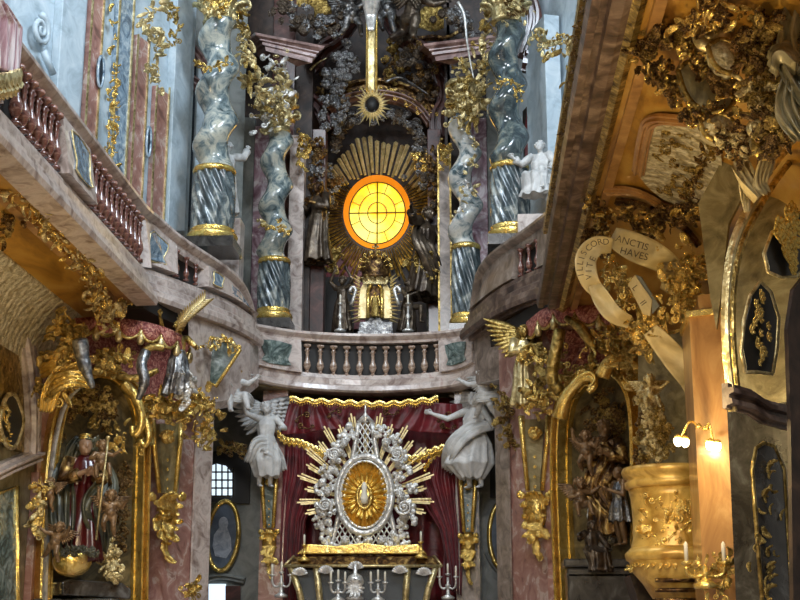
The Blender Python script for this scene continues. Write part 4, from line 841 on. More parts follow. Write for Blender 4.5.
# ---------------------------------------------------------------- side bays of the chancel
pxpoly('trim_15', BL, [(207, 458), (214, 452), (230, 450), (246, 454), (251, 462), (250, 504), (207, 502)], .03, .06, 'black')['kind'] = 'structure'
w2 = struct(thing('window_3', 'small arched leaded window glowing with daylight left of the altar', 'window', BL.at(222, 500, .1)))
pxpoly('pane', BL, [(211, 466), (217, 464), (226, 466), (233, 474), (233, 497), (211, 496)], .1, .03, 'day', w2)
b = MB()
for x in (211, 216, 222, 228, 233): b.tube([BL.at(x, 464 + (4 if x > 225 else 0), .15), BL.at(x, 497, .15)], .014, 5)
for y in (472, 480, 488, 496): b.tube([BL.at(211, y, .15), BL.at(233, y, .15)], .014, 5)
b.build('glazing_bar', 'lead', w2)
w3 = struct(thing('door_1', 'bright doorway low in the left bay', 'door', BL.at(222, 620, .1))); pxpoly('opening', BL, [(209, 584), (226, 584), (226, 625), (209, 625)], .05, .03, 'day', w3); pxpoly('door_leaf', BL, [(226, 586), (241, 586), (241, 625), (226, 625)], .05, .05, 'redm', w3)
b = MB(); pxband(b, BL, [(205, 580), (222, 576), (245, 581)], 7, .05, .12, prof=MOULD); struct(b.build('trim_16', 'greywall'))
po = thing('oval_portrait', 'large oval painting of a pale veiled figure in a thin gold frame, left bay', 'painting', BL.at(223, 572, .1)); c = BL.at(223.5, 536, .08); s21 = S(21.6)
e = [c + V((cos(a) * 15.5 * s21 + sin(a) * 1.5 * s21, 0, sin(a) * 34 * s21)) for a in [2 * pi * i / 40 for i in range(40)]]; b = MB(); b.prism(e, (0, -.04, 0)); cv = b.build('canvas', 'portrait', po)
b = MB(); b.tube([p + V((0, -.05, 0)) for p in e + [e[0]]], .04, 8); b.build('frame', 'gold', po)
b = MB(); b.ball(c + V((0, -.045, 12 * s21)), 5.0 * s21, 14, (1, .06, 1.35)); b.prism([c + V((x * s21, -.045, z * s21)) for x, z in ((-4, 8), (-9, 1), (-10, -10), (-7, -20), (4, -22), (9, -14), (8, -2), (4, 8))], (0, -.012, 0)); b.build('painted_figure', 'portrait_figure', cv)
pr = thing('oval_portrait', 'oval gold frame half hidden behind the right altar pilaster', 'painting', BL.at(503, 572, .1)); c = BL.at(505, 536, .08); e = [c + V((cos(a) * 15.5 * s21, 0, sin(a) * 34 * s21)) for a in [2 * pi * i / 40 for i in range(40)]]
b = MB(); b.prism(e, (0, -.04, 0)); b.build('canvas', 'portrait', pr); b = MB(); b.tube([p + V((0, -.05, 0)) for p in e + [e[0]]], .04, 8); b.build('frame', 'gold', pr)
b = MB(); pxband(b, BL, [(486, 470), (490, 462), (498, 458), (510, 456)], 5, .04, .1, prof=MOULD); pxband(b, BL, [(486, 552), (494, 566), (504, 575)], 5, .04, .1, prof=MOULD); struct(b.build('trim_17', 'greywall'))
pxpoly('trim_18', BL, [(490, 468), (499, 462), (510, 462), (510, 500), (490, 498)], .03, .06, 'black')['kind'] = 'structure'
# altar pilasters
for x0, x1, la in ((257, 283, 'pink marble pier left of the crimson altar curtain'), (457, 481, 'pink marble pier right of the crimson altar curtain')):
    t = thing('altar_pier', la, 'pier', AL.at(x0, 640)); a = AL.at(x0, 640); c = AL.at(x1, 640); z = 5.44; b = MB(); b.prism([V((a.x, 21.0, 0)), V((c.x, 21.0, 0)), V((c.x, 21.6, 0)), V((a.x, 21.6, 0))], (0, 0, z)); b.build('shaft', 'pink' if x0 < 400 else 'taupe', t)
def console(label, pl, cx, yt, yb, w, m='gold', panel='greenP', seed=0, out=.05, lean=0.):
    """tapered gilded herm console: inlay panel, side scrolls, cherub head, leaf pendant"""
    Yq = pl.at(cx, yt).y; s = S(Yq); t = thing('gilded_console', label, 'console', pl.at(cx, yb, out)); H = yb - yt; ym = yt + H * .5
    pxpoly('inlay_panel', pl, [(cx - w * .42, yt), (cx + w * .42, yt), (cx + w * .24 + lean, ym), (cx - w * .24 + lean, ym)], out, .08, panel, t)
    b = MB()
    for sg in (-1, 1):
        b.tube([pl.at(cx + sg * w * .5, yt - 4, out + .1), pl.at(cx + sg * w * .45, yt + H * .15, out + .12), pl.at(cx + sg * w * .27 + lean, ym, out + .09)], [.05, .035, .03], 8)
        q = [pl.at(cx + lean + sg * w * .5 + p.x * w * .14, ym + 4 + p.y * w * .14, out + .1) for p in spiral(1.6, .9, .15, (0, 0), -pi / 2, sg, 24)]; b.tube(q, .03, 6)
    b.build('side_moulding', m, t)
    inst(CHERUB, 'cherub_head', m, t, basis(pl.at(cx, yt + H * .1, out + .18), pl.u, pl.n, w * s * .75)); r = random.Random(seed)
    b = MB(); cc = pl.at(cx + lean, yt + H * .68, out + .06); rings = []
    for k in range(12): 
        q = k / 11; wv = w * s * (.42 * sin(pi * (.18 + q * .8)) + .04); rings.append([cc + V((0, 0, (.5 - q) * H * .34 * s)) + pl.u * (cos(a) * wv) + pl.n * (abs(sin(a)) * wv * .7) for a in [2 * pi * i / 14 for i in range(14)]])
    b.loft(rings); b.build('bracket', m, t)
    for i in range(14):
        a = -pi * .1 - pi * .8 * i / 13; inst(LEAFS[i % 4], 'leaf', m, t, basis(pl.at(cx + lean + cos(a) * w * .12, yt + H * (.56 + .1 * (i % 3)), out + .14), pl.u * cos(a) + V((0, 0, sin(a))), pl.n, w * s * r.uniform(.5, .75)))
    for i in range(5): inst(LEAFS[i % 4], 'leaf', m, t, basis(pl.at(cx + lean, yt + H * (.76 + .04 * i), out + .12), pl.u * (i - 2) * .35 + V((0, 0, -1)), pl.n, w * s * .55))
    for i in range(3): inst(LEAFS[0], 'leaf', m, t, basis(pl.at(cx + lean, yt + H * .62, out + .16), pl.u * (i - 1) * .5 + V((0, 0, 1)), pl.n, w * s * .7))
    for i in range(4): inst(FLO[0], 'flower', m, t, basis(pl.at(cx + lean * .5, yt + H * (.26 + .07 * i), out + .1), pl.u, pl.n, w * s * .14))
    inst(SHELL, 'shell', m, t, basis(pl.at(cx + lean, yt + H * .72, out + .3), (0, 0, -1), pl.n, w * s * .32)); return t
AP = Plane((-3, 20.98), (3, 20.98))
console('narrow gilded console with green inlay on the left altar pier', AP, 269, 472, 584, 15, seed=1)
console('narrow gilded console with green inlay on the right altar pier', AP, 468, 476, 588, 15, seed=2)
console('large gilded console with cherub head on pink marble, left of the arched bay', PL, 167, 424, 562, 29, seed=3, out=.12, panel='olive')
console('large gilded console with cherub head on pink marble, right of the altar', Plane((2.02, 18.52), (2.62, 18.3)), 535, 420, 562, 27, seed=4, out=.12, panel='olive')
# white stucco angels
adult('white stucco angel with raised arm crowning the left altar pier', 266, 444, 20.6, 88, 'armup', 'white', robe=[(0, 0, .8, .075, .05), (0, 0, .72, .11, .085), (0, 0, .6, .09, .075), (0, -.01, .5, .13, .11), (0, -.02, .3, .17, .13), (.02, -.02, .12, .13, .1)], turn=15, wings=True, folds=7, seed=3, mantle=([(-.2, .02, .3), (-.1, -.14, .5), (.1, -.12, .42), (.2, 0, .2)], 'white'))
adult('white stucco angel in billowing drapery crowning the right altar pier', 474, 440, 20.6, 98, 'reach', 'white', robe=[(0, 0, .8, .075, .05), (0, 0, .72, .12, .09), (0, 0, .6, .11, .09), (-.02, -.01, .45, .19, .15), (-.05, -.03, .25, .24, .18), (-.02, -.02, .1, .12, .1)], turn=-25, wings=True, folds=9, seed=6, mantle=([(.22, .02, .7), (.05, -.16, .62), (-.16, -.18, .4), (-.3, 0, .2)], 'white'))
putto('winged white putto clinging to the corner of the altar gallery, right', 484, 393, 20.0, 56, 'p_fly', 'white', turn=-20, sash='white')
putto('white winged putto leaning down from the gallery corner on the left', 233, 392, 19.6, 62, 'p_sit', 'white', turn=20, sash='white', hairm='gold')
# ================================================================ UPPER ALTAR ZONE
cx_ = thing('crucifix', 'tall pale gold crucifix shaft with silver lower legs of a figure hanging over the altar', 'crucifix', P(372, 96, 21.5)); Yc = 21.5; s = S(Yc)
b = MB(); A_, B2 = P(371.5, 92, Yc), P(371.5, -120, Yc); A_.x = B2.x; m_ = (A_ + B2) / 2; b.box(m_, (10 * s, .12, (B2 - A_).length)); b.build('shaft', 'gold_pale', cx_, bevel=.02)
b = MB(); b.tube([P(367, 92, Yc - .09), P(367, -120, Yc - .09)], .02, 6); b.tube([P(376.5, 92, Yc - .09), P(376.5, -120, Yc - .09)], .02, 6); b.build('edge_bead', 'gold', cx_)
b = MB()
for sg in (-1, 1):
    chain(b, P(371 + sg * 7, -45, Yc - .35), P(371 + sg * 6, -10, Yc - .45), .14, .1); chain(b, P(371 + sg * 6, -10, Yc - .45), P(371 + sg * 2.5, 16, Yc - .2), .1, .065); chain(b, P(371 + sg * 2.5, 16, Yc - .2), P(371 + sg * 1.5, 29, Yc - .28), .065, .04, (1, 1, 1.2))
put(vox(b, .02, 'legs', 2), 'legs', 'silver', cx_, WM[cx_.name].inverted())
sb = thing('sunburst', 'small pale gold sunburst with dark centre at the foot of the crucifix', 'sunburst', P(372, 105, Yc - .1)); c = P(372, 105, Yc - .1)
b = MB(); b.lathe([(.001, 0), (.1, .01), (.11, .05), (.001, .06)], 20); q = b; q.v = [c + V((p.x * .8, -p.z, p.y * 1.2)) for p in q.v]; q.build('dark_centre', 'black', sb)
for i in range(26):
    a = 2 * pi * i / 26; b = MB(); d = V((cos(a), 0, sin(a) * 1.15)); p = V((-sin(a), 0, cos(a))); l = (17 + 5 * (i % 2)) * s; b.add([c + d * .12 + p * .035, c + d * .12 - p * .035, c + d * l, c + d * .14 + V((0, -.05, 0))], [(0, 3, 2), (3, 1, 2), (0, 1, 3), (0, 2, 1)], False); b.build('ray', 'raymetal', sb)
# fan of rays over the window
fr_ = thing('ray_fan', 'wide fan of long pale gold rays rising above the amber window', 'ray fan', P(377, 182, 23.7)); c = P(377, 225, 23.7); s = S(23.7)
r = random.Random(2)
for i in range(27):
    a = pi * .5 + (i - 13) * .074; l0 = 55 * s; l1 = (r.uniform(86, 100) - 10 * abs(i - 13) / 13) * s; b = MB(); d = V((cos(a), 0, sin(a))); p = V((-d.z, 0, d.x)); dy = -.08 * (i % 3)
    b.add([c + d * l0 + p * .022 + V((0, dy, 0)), c + d * l0 - p * .022 + V((0, dy, 0)), c + d * l1 - p * .042 + V((0, dy, 0)), c + d * l1 + p * .042 + V((0, dy, 0)), c + d * l0 + V((0, dy - .05, 0)), c + d * l1 + V((0, dy - .07, 0))], [(0, 4, 5, 3), (4, 1, 2, 5), (0, 1, 4), (3, 5, 2), (0, 3, 2, 1)], False); b.build('ray', 'raymetal', fr_)
hr = thing('ray_halo', 'fine dark gold rays spreading around the sides and foot of the amber window', 'ray halo', P(377, 250, 24.0)); s = S(24.0); c = P(377, 213, 24.0)
for i in range(70):
    a = pi * .78 + pi * 1.44 * i / 69; l0 = 40 * s; l1 = (62 + 9 * (i % 3)) * s; b = MB(); d = V((cos(a) * .92, 0, sin(a) * 1.05)); p = V((-sin(a), 0, cos(a)))
    b.add([c + d * l0 + p * .015, c + d * l0 - p * .015, c + d * l1 - p * .03, c + d * l1 + p * .03, c + d * l0 + V((0, -.03, 0)), c + d * l1 + V((0, -.04, 0))], [(0, 4, 5, 3), (4, 1, 2, 5), (0, 1, 4), (3, 5, 2), (0, 3, 2, 1)], False); b.build('ray', 'gold_old', hr)
# clouds and cherubs
CM = (('cloud', 5), ('cherub_head', 2), ('volute', 1))
def clouds(label, pts, n, sp, size, m='silver_dark', seed=0, **k): return cluster('cloud_garland', label, 'cloud ornament', pts, n, sp, size, m, k.pop('mix', CM), (0, -1, -.15), seed, **k)
clouds('band of dark silver clouds with curling crests above the ray fan', [(332, 152, 23.4), (340, 130, 23.3), (357, 118, 23.2), (385, 116, 23.2), (405, 120, 23.2), (418, 134, 23.3), (424, 156, 23.4)], 34, 7, (10, 16), seed=1, m2='bronze')
clouds('silver cloud cluster with cherub heads up left of the crucifix', [(346, 55, 22.4), (342, 75, 22.4), (338, 100, 22.6), (330, 125, 22.8)], 34, 14, (12, 19), seed=2, m2='silver_dark')
clouds('dark silver clouds beside the lower left of the amber window', [(318, 195, 23.4), (332, 175, 23.4), (322, 225, 23.4), (312, 245, 23.3)], 26, 12, (10, 17), seed=3, m2='gold_dark')
clouds('dark cloud cluster right of the crucifix top', [(400, 30, 22.5), (418, 70, 22.6), (430, 90, 22.8)], 22, 14, (10, 17), 'bronze', seed=4, m2='gold_dark')
clouds('cluster of shadowed silver clouds over the rose cornice block', [(282, 12, 21.8), (300, 28, 21.8), (318, 34, 22), (350, 15, 22.3)], 26, 13, (12, 20), 'bronze', seed=5, m2='silver_dark')
clouds('cluster of shadowed silver clouds at the top right above the cornice block', [(440, 12, 22), (456, 20, 22), (470, 32, 21.8)], 22, 12, (11, 19), 'bronze', seed=6, m2='silver_dark')
clouds('small silver clouds right of the amber window rim', [(424, 150, 23.2), (416, 168, 23.2), (430, 185, 23.2)], 14, 9, (9, 14), seed=7, m2='gold')
cluster('gilded_garland', 'gold wing and leaf spray right of crucifix above the arched cornice', 'garland', [(398, 42, 22.8), (392, 60, 22.9), (386, 82, 23)], 24, 8, (10, 18), 'gold_old', seed=8, m2='gold_dark')
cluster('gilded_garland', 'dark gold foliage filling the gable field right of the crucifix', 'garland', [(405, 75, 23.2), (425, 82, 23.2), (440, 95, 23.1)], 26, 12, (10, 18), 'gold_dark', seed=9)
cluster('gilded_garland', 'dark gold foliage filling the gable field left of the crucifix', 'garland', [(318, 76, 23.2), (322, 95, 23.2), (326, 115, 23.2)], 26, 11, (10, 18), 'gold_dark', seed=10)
clouds('brown gold cloud wreath left of the amber window', [(316, 150, 22.7), (312, 175, 22.7), (316, 200, 22.7)], 22, 11, (10, 17), 'gold_dark', seed=28, m2='silver_dark', mix=(('leaf', 2), ('cloud', 2), ('cherub_head', 1)))
clouds('brown gold cloud wreath right of the amber window', [(432, 150, 22.7), (436, 180, 22.7), (434, 210, 22.7)], 18, 8, (10, 16), 'gold_dark', seed=29, m2='bronze', mix=(('leaf', 2), ('cloud', 2), ('cherub_head', 1)))
# putti and legs at the top
putto('dark silver putto flying left of the crucifix with one leg stretched down', 352, 14, 22.0, 56, 'p_fly', 'silver_dark', turn=10, hairm='silver_dark'); putto('dark putto just right of the crucifix with legs dangling', 388, 8, 22.0, 60, 'p_up', 'silver_dark', turn=-15)
putto('dark bronze putto stretching its leg toward the right shell', 412, 12, 21.8, 78, 'p_fly', 'bronze', turn=150, roll=-15, hairm='bronze')
# capitals dressing over the columns
for la, pts, n, sp, sz, m, m2, sd in (
    ('thick gilded flowers and wings crowning the inner left spiral column', [(276, 62, 21.1), (280, 88, 21.1), (278, 118, 21.2), (262, 108, 21)], 60, 17, (11, 19), 'gold_pale', 'silver', 11),
    ('gilded garland dropping between the two left spiral columns', [(236, 10, 19.9), (243, 40, 19.9), (247, 62, 20)], 34, 9, (10, 17), 'gold_pale', 'gold_old', 12),
    ('gilded angel wing spray reaching out left of the inner capital', [(246, 72, 20.4), (256, 84, 20.6), (262, 100, 20.8)], 20, 9, (12, 20), 'gold_pale', 'gold_old', 13),
    ('gilded foliage capital mass topping the tall front left spiral column', [(206, 4, 19.2), (224, 2, 19.2), (214, 12, 19.1)], 30, 12, (10, 18), 'gold', 'gold_pale', 14),
    ('thick gilded flowers crowning the slim white spiral column', [(468, 60, 21.1), (466, 84, 21.1), (462, 112, 21.2), (476, 96, 21.0), (468, 120, 21.1)], 64, 15, (11, 18), 'gold_pale', 'gold_old', 15),
    ('long gilded garland falling between the two right spiral columns', [(484, 5, 20), (487, 35, 20), (486, 65, 20.2), (483, 85, 20.4)], 38, 7, (9, 16), 'gold_pale', 'gold_old', 16),
    ('gilded foliage mass topping the tall dark front spiral column', [(500, 5, 19.2), (520, 3, 19.2), (512, 14, 19.1)], 28, 11, (10, 17), 'gold_pale', 'gold_dark', 17),
    ('gilded branch curling beside the dark front spiral column', [(530, 20, 19.4), (540, 34, 19.4), (560, 48, 19.2), (575, 42, 19)], 34, 9, (9, 16), 'gold_old', 'gold_pale', 18),
    ('gilded vine with tiny flowers hanging below the branch at top right', [(576, 30, 18.6), (574, 60, 18.6), (572, 84, 18.6)], 26, 8, (9, 15), 'gold_pale', 'gold_old', 19),
    ('gold wreath wound around the tall front left spiral column', [(196, 64, 19.1), (205, 68, 18.95), (218, 66, 18.95), (228, 60, 19.1)], 16, 3, (7, 11), 'gold', 'gold_old', 20),
    ('gold wreath around the middle of the dark front spiral column', [(497, 84, 19.1), (508, 80, 19), (520, 88, 19.1), (516, 100, 19)], 18, 4, (7, 11), 'gold', 'gold_old', 21),
    ('gold rose wreath around the inner left spiral column', [(260, 220, 21.2), (268, 228, 21.1), (280, 224, 21.1), (286, 232, 21.2)], 16, 4, (7, 11), 'gold', 'gold_pale', 22),
    ('pale vine curling up the slim white spiral column', [(462, 125, 21.2), (476, 150, 21.1), (460, 190, 21.2), (474, 186, 21.2), (455, 214, 21.2)], 26, 4, (7, 12), 'gold_pale', 'silver', 23),
    ('gold leaf capital of the flat pilaster right of inner left column', [(294, 138, 21.9), (303, 140, 21.9), (300, 160, 21.9)], 18, 7, (8, 14), 'gold', 'gold_old', 24),
    ('gold leaf capital of the flat pilaster left of slim white column', [(436, 150, 21.9), (446, 148, 21.9), (442, 165, 21.9)], 16, 6, (8, 13), 'gold_old', 'gold', 25)):
    cluster('gilded_garland', la, 'garland', pts, n, sp, sz, m, seed=sd, m2=m2)
# silver ribbon streamers
for la, pts, m in (('silver ribbon streamer hanging at the top right beside the shell', [(458, 2, 21), (465, 14, 21), (466, 36, 21), (470, 60, 20.9), (474, 80, 20.9)], 'silver'), ('silver wisp streamer above the arched cornice right', [(386, 82, 22.8), (398, 76, 22.8), (410, 82, 22.7), (428, 94, 22.7)], 'silver_dark'), ('pale gold palm rib left of the silver clouds', [(310, 70, 22.4), (318, 62, 22.4), (327, 58, 22.4)], 'gold_pale')):
    b = MB(); q = smooth_path([P(*p) for p in pts], 26); b.tube(q, [.028 - .018 * i / 25 for i in range(26)], 6); tag(b.build('ribbon', m), la, 'ribbon')
b = MB(); zt_ = P(375, 343, 22.0).z; b.prism([V((-1.25, 21.35, 5.56)), V((1.1, 21.35, 5.56)), V((1.1, 22.3, 5.56)), V((-1.25, 22.3, 5.56))], (0, 0, zt_ - 5.56 - .12)); tag(b.build('upper_altar_table', 'slate'), 'dark marble altar block under the tabernacle on the altar gallery', 'altar')
# tabernacle with radiating glory
tb = thing('tabernacle', 'gilded tabernacle niche with spiked silver gold rays and crowned dome on the altar gallery', 'tabernacle', P(375, 345, 22.0)); s = S(22.0)
def tp(x, y, o=0.): return P(x, y, 22.0 - o)
b = MB(); b.box((tp(375, 342) + V((0, .1, 0))), (34 * s, .5, .3)); b.prism([tp(358, 334), tp(360, 322), tp(367, 322), tp(371, 316), tp(379, 316), tp(383, 322), tp(392, 322), tp(393, 334)], (0, .3, 0)); b.build('base', 'silver_dark', tb)
for sg in (-1, 1):
    b = MB(); b.prism([tp(375 + sg * 8, 318), tp(375 + sg * 17, 318), tp(375 + sg * 15, 290), tp(375 + sg * 11, 282), tp(375 + sg * 8, 284)], (0, .12, 0)); b.build('side_panel', 'raymetal', tb)
    for i in range(13):
        y = 320 - i * 3.4; a = -.35 + i * .09; l = (9 + 4 * (i % 2)) * s; p0 = tp(375 + sg * 15, y, -.02); d = V((sg * cos(a), 0, sin(a))); q = V((-d.z, 0, d.x)) * .025; b = MB(); b.add([p0 + q, p0 - q, p0 + d * l, p0 + V((0, -.04, 0))], [(0, 3, 2), (3, 1, 2), (0, 1, 3), (0, 2, 1)], False); b.build('ray', 'raymetal', tb)
b = MB(); b.prism([tp(368, 318), tp(382, 318), tp(382, 291), tp(379, 286), tp(371, 286), tp(368, 291)], (0, .25, 0)); b.build('niche', 'gold_dark', tb)
for x in (368, 382): b = MB(); b.tube([tp(x, 318, .05), tp(x, 290, .05)], .035, 8); b.build('colonette', 'gold', tb)
b = MB(); b.tube([tp(368, 291, .05), tp(371, 284, .05), tp(375, 282, .05), tp(379, 284, .05), tp(382, 291, .05)], .035, 8); b.build('arch', 'gold', tb)
me, J = fbody('stand'); hh = 27 * s; put(me, 'figure', 'gold', tb, WM[tb.name].inverted() @ Matrix.Translation(tp(375, 317, .12)) @ Matrix.Scale(hh, 4))
put(robe_mesh([(0, 0, .8, .09, .06), (0, 0, .6, .1, .08), (0, 0, .3, .13, .11), (0, 0, .02, .15, .12)], 7, .15, 2), 'figure_robe', 'gold_old', tb, WM[tb.name].inverted() @ Matrix.Translation(tp(375, 317, .12)) @ Matrix.Scale(hh, 4))
b = MB(); dc = tp(375, 279); b.lathe([(.26, 0), (.28, .04), (.22, .08), (.24, .16), (.25, .26), (.2, .36), (.1, .43), (.04, .45), (.05, .5), (.02, .55), (.02, .64)], 20, dc + V((0, .1, 0))); b.box(dc + V((0, .1, .6)), (.12, .03, .03)); b.build('dome', 'gold_dark', tb)
for i in range(11): inst(LEAFS[i % 4], 'leaf', 'gold_pale', tb, basis(tp(365 + i * 2, 284, .12), (.3 * (i - 5) / 5, 0, 1), (0, -1, 0), 8 * s))
for i in range(8): a = pi * i / 7; inst(SCR[0], 'scroll', 'gold', tb, basis(tp(375 + cos(a) * 10, 266 - sin(a) * 9, .1), (cos(a), 0, sin(a)), (0, -1, 0), 8 * s))
for sg, la in ((-1, 'left'), (1, 'right')):
    b = MB(); q = [tp(375 + sg * (22 + 3 * cos(a)), 292 - 5 * sin(a), .1) for a in [pi * .9 * i / 8 for i in range(9)]] + [tp(375 + sg * 22, 300, .1), tp(375 + sg * 24, 305, .1)]; b.tube(q, .03, 6); tag(b.build('silver_crozier', 'silver'), 'small silver crozier hook %s of the tabernacle' % la, 'crozier')
    candelabrum('slender candlestick on the altar gallery %s of the tabernacle' % la, 340 if sg < 0 else 408, 305, 21.6, 1, 26, 'silver')
pxpoly('altar_backdrop', BC, [(326, 330), (326, 262), (340, 245), (362, 255), (366, 330)], .1, .08, 'velvet'); tag(bpy.data.objects['altar_backdrop'], 'crimson panel behind the dark figures left of the tabernacle', 'panel')
pxpoly('recess_shade_panel', BC, [(322, 345), (322, 278), (354, 278), (354, 345)], .2, .08, 'black'); tag(bpy.data.objects['recess_shade_panel'], 'flat black panel painted as a shaded recess behind the lower left dark figure', 'panel')  # no real hollow: recess shade given by a black panel
# dark bronze figures round the window
adult('large dark bronze angel leaning in from the right of the amber window', 424, 252, 22.4, 104, 'reach', 'bronze', 'stand', 'bronze', turn=50, roll=8, wings=False, mantle=([(.1, .1, .8), (-.2, -.12, .6), (-.05, -.2, .35), (.2, -.05, .1)], 'bronze'), seed=11, folds=7)
adult('dark bronze kneeling figure low at right of the tabernacle', 408, 308, 22.2, 62, 'kneel', 'bronze', 'skirt', 'bronze', turn=40, seed=12)
adult('dark bronze bearer figure low at left of the tabernacle', 342, 306, 22.2, 66, 'bear', 'bronze', 'skirt', 'bronze', turn=-30, seed=13)
adult('dark gilded saint high at left of the amber window', 318, 222, 22.4, 92, 'adore', 'gold_dark', 'stand', 'bronze', turn=-40, seed=14)
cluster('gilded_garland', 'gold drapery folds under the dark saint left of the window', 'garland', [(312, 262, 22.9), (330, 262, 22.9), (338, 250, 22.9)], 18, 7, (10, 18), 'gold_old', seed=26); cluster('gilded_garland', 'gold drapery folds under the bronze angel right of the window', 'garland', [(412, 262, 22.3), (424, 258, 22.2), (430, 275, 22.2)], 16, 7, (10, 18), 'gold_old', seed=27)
for x, y0, y1, la in ((316, 268, 345, 'dark columnar stand under the saint left of the tabernacle'), (434, 280, 345, 'dark columnar stand under the bronze angel right of the tabernacle')):
    a = P(x, y1, 23.0); z = P(x, y0, 23.0).z - a.z; b = MB(); b.lathe([(.2, 0), (.2, .1), (.13, .16), (.13, z - .12), (.2, z - .06), (.2, z)], 20, a); tag(b.build('column_stand', 'greenP'), la, 'column')
# right gallery background
adult('white marble seated statue behind the right gallery balustrade', 541, 178, 19.2, 84, 'sit', 'white', 'sit', 'white', turn=-20, folds=8, seed=21); putto('small white putto crouching beside the seated marble statue', 551, 196, 18.9, 36, 'p_sit', 'white', turn=30, wings=True)
b = MB(); a = P(541, 222, 19.2); b.box(a + V((0, 0, -.1)), (.7, .5, .3)); b.box(a + V((0, 0, -.7)), (.55, .4, .95)); tag(b.build('statue_pedestal', 'rose'), 'marble pedestal under the seated white statue', 'pedestal')
adult('white marble angel arm and shoulder behind the front left spiral column', 226, 178, 20.3, 84, 'armup', 'white', 'stand', 'white', turn=200, seed=22)
b = MB(); a = P(227, 222, 20.3); b.box(a + V((0, 0, -.55)), (.5, .4, 1.1)); tag(b.build('statue_pedestal', 'rose'), 'marble pedestal behind the front left spiral column', 'pedestal')
cloth('red_curtain', UR, [(528, 98), (526, 130), (528, 160)], [(546, 94), (545, 118), (538, 150)], 'velvet', 3, .07, .06, seed=31); tag(bpy.data.objects['red_curtain'], 'dark red curtain swept aside high on the right gallery', 'curtain')
darkarc('curved_cornice', 'dark red cornice block behind the right front column capital', [(524, 60), (534, 62), (548, 70), (548, 90)], 20.6, 30)
darkarc('curved_cornice', 'broken dark red cornice high beside the right front column', [(526, -5), (536, 20), (530, 44), (524, 60)], 20.6, 16)
# draped silk over the left balustrade
dr = thing('draped_silk', 'rose and white silk with gold fringe draped over the near end of left balustrade', 'drape', V((XL + .08, 11.8, 6.0)))
PD = Plane((XL + .12, 9), (XL + .12, 17)); cloth('cloth', PD, [(-30, -40), (-26, 60)], [(6, 5), (21, 28), (19, 60), (17, 78)][0:4], 'pinkcloth', 5, .05, .06, parent=dr, seed=41)
fringe([(-26, 84), (-6, 84), (6, 82), (19, 78)], dr, 20, .12, PD, 'gold_pale')
# ================================================================ SIDE ALTARS AND LOWER WALLS
def niche(label, pl, outl, fill, fm='gold', wpx=8, out=.02, th=.32, second=None):
    t = thing('side_altarpiece', label, 'altarpiece', pl.at(outl[0][0], 600)); pxpoly('back_panel', pl, outl, out, .03, fill, t)
    b = MB(); pxband(b, pl, outl, wpx, out, th, 60, prof=MOULD); b.build('moulding', fm, t)
    if second: b = MB(); pxband(b, pl, second, wpx * .55, out, th * .7, 60); b.build('outer_moulding', 'silver', t)
    return t
nl = [(38, 640), (40, 560), (44, 480), (50, 430), (58, 400), (72, 384), (92, 372), (112, 376), (128, 392), (137, 420), (136, 480), (134, 560), (133, 640)]
niche('tall round arched gilded frame of the left side altar', NL, nl, 'niche', wpx=11)
b = MB(); pxband(b, NL, [(43, 640), (45, 560), (49, 480), (54, 440), (64, 402), (78, 388)], 4, .3, .06, 40); tag(b.build('silver_edge', 'silver'), 'thin silver inner edge of the left side altar frame', 'edging')
b = MB(); b.prism([NL.at(x, y, .05) for x, y in ((44, 596), (44, 583), (52, 580), (104, 584), (112, 590), (112, 600))], NL.n * .5); b.box(NL.at(78, 604, .3), (1., .5, .12)); tag(b.build('stone_plinth', 'slate', bevel=.02), 'grey stone plinth under the crowned mother', 'plinth')
s = S(17)
YN = 16.75
mad = adult('crowned mother statue in a lacquered red robe and dark mantle holding the child', 82, 500, YN, 130, 'adore', 'flesh', sleevem='gold_dark', robe=[(0, 0, .85, .035, .03), (0, 0, .8, .09, .06), (0, 0, .72, .115, .09), (0, 0, .62, .085, .07), (0, -.01, .5, .115, .1), (0, -.02, .3, .13, .12), (.01, -.02, .03, .17, .14)], robem='redrobe', hairm='mantle', turn=12, folds=8, seed=5, long=True,
  mantle=([(-.02, .09, .86), (-.16, .04, .72), (-.17, -.05, .5), (-.15, -.08, .25), (-.13, -.02, .04)], 'mantle'), sashes=(([(.13, .04, .76), (.17, -.1, .58), (.05, -.15, .45), (.14, -.12, .28), (.16, 0, .1)], 'mantle', .2), ([(-.05, .04, .98), (-.1, .03, .9), (-.1, .02, .8), (-.08, .0, .7)], 'mantle', .1), ([(.05, .04, .98), (.1, .03, .9), (.09, .02, .8), (.08, .0, .72)], 'mantle', .1)))
b = MB(); b.lathe([(.05, .97), (.055, .98), (.04, .995), (.05, 1.01), (.02, 1.02)], 12); put(b.mesh('crown'), 'crown', 'gold', mad)
putto('naked child held on the arm of the crowned mother', 101, 462, YN - .35, 46, 'p_sit', 'wood_flesh', turn=10, wings=False)
b = MB(); b.ball(P(72, 561, YN - .1), 19 * s, 28, (1, 1, .82)); tag(b.build('gilded_globe', 'gold'), 'shining gilded globe under the feet of the crowned mother', 'globe')
cluster('cloud_garland', 'dark clouds between crowned mother hem and gilded globe', 'cloud ornament', [(62, 552, YN - .3), (80, 549, YN - .3), (94, 552, YN - .3)], 9, 3, (9, 14), 'mantle', (('cloud', 1),), seed=51)
putto('winged putto flying at lower left beside the gilded globe', 55, 542, YN - .5, 42, 'p_fly', 'wood_flesh', turn=-20, roll=15); putto('small putto peeking out left of the crowned mother skirt', 50, 494, YN - .4, 34, 'p_up', 'wood_flesh', turn=-30)
putto('standing winged putto right of the crowned mother at knee height', 110, 512, YN - .3, 46, 'p_up', 'wood_flesh', turn=5)
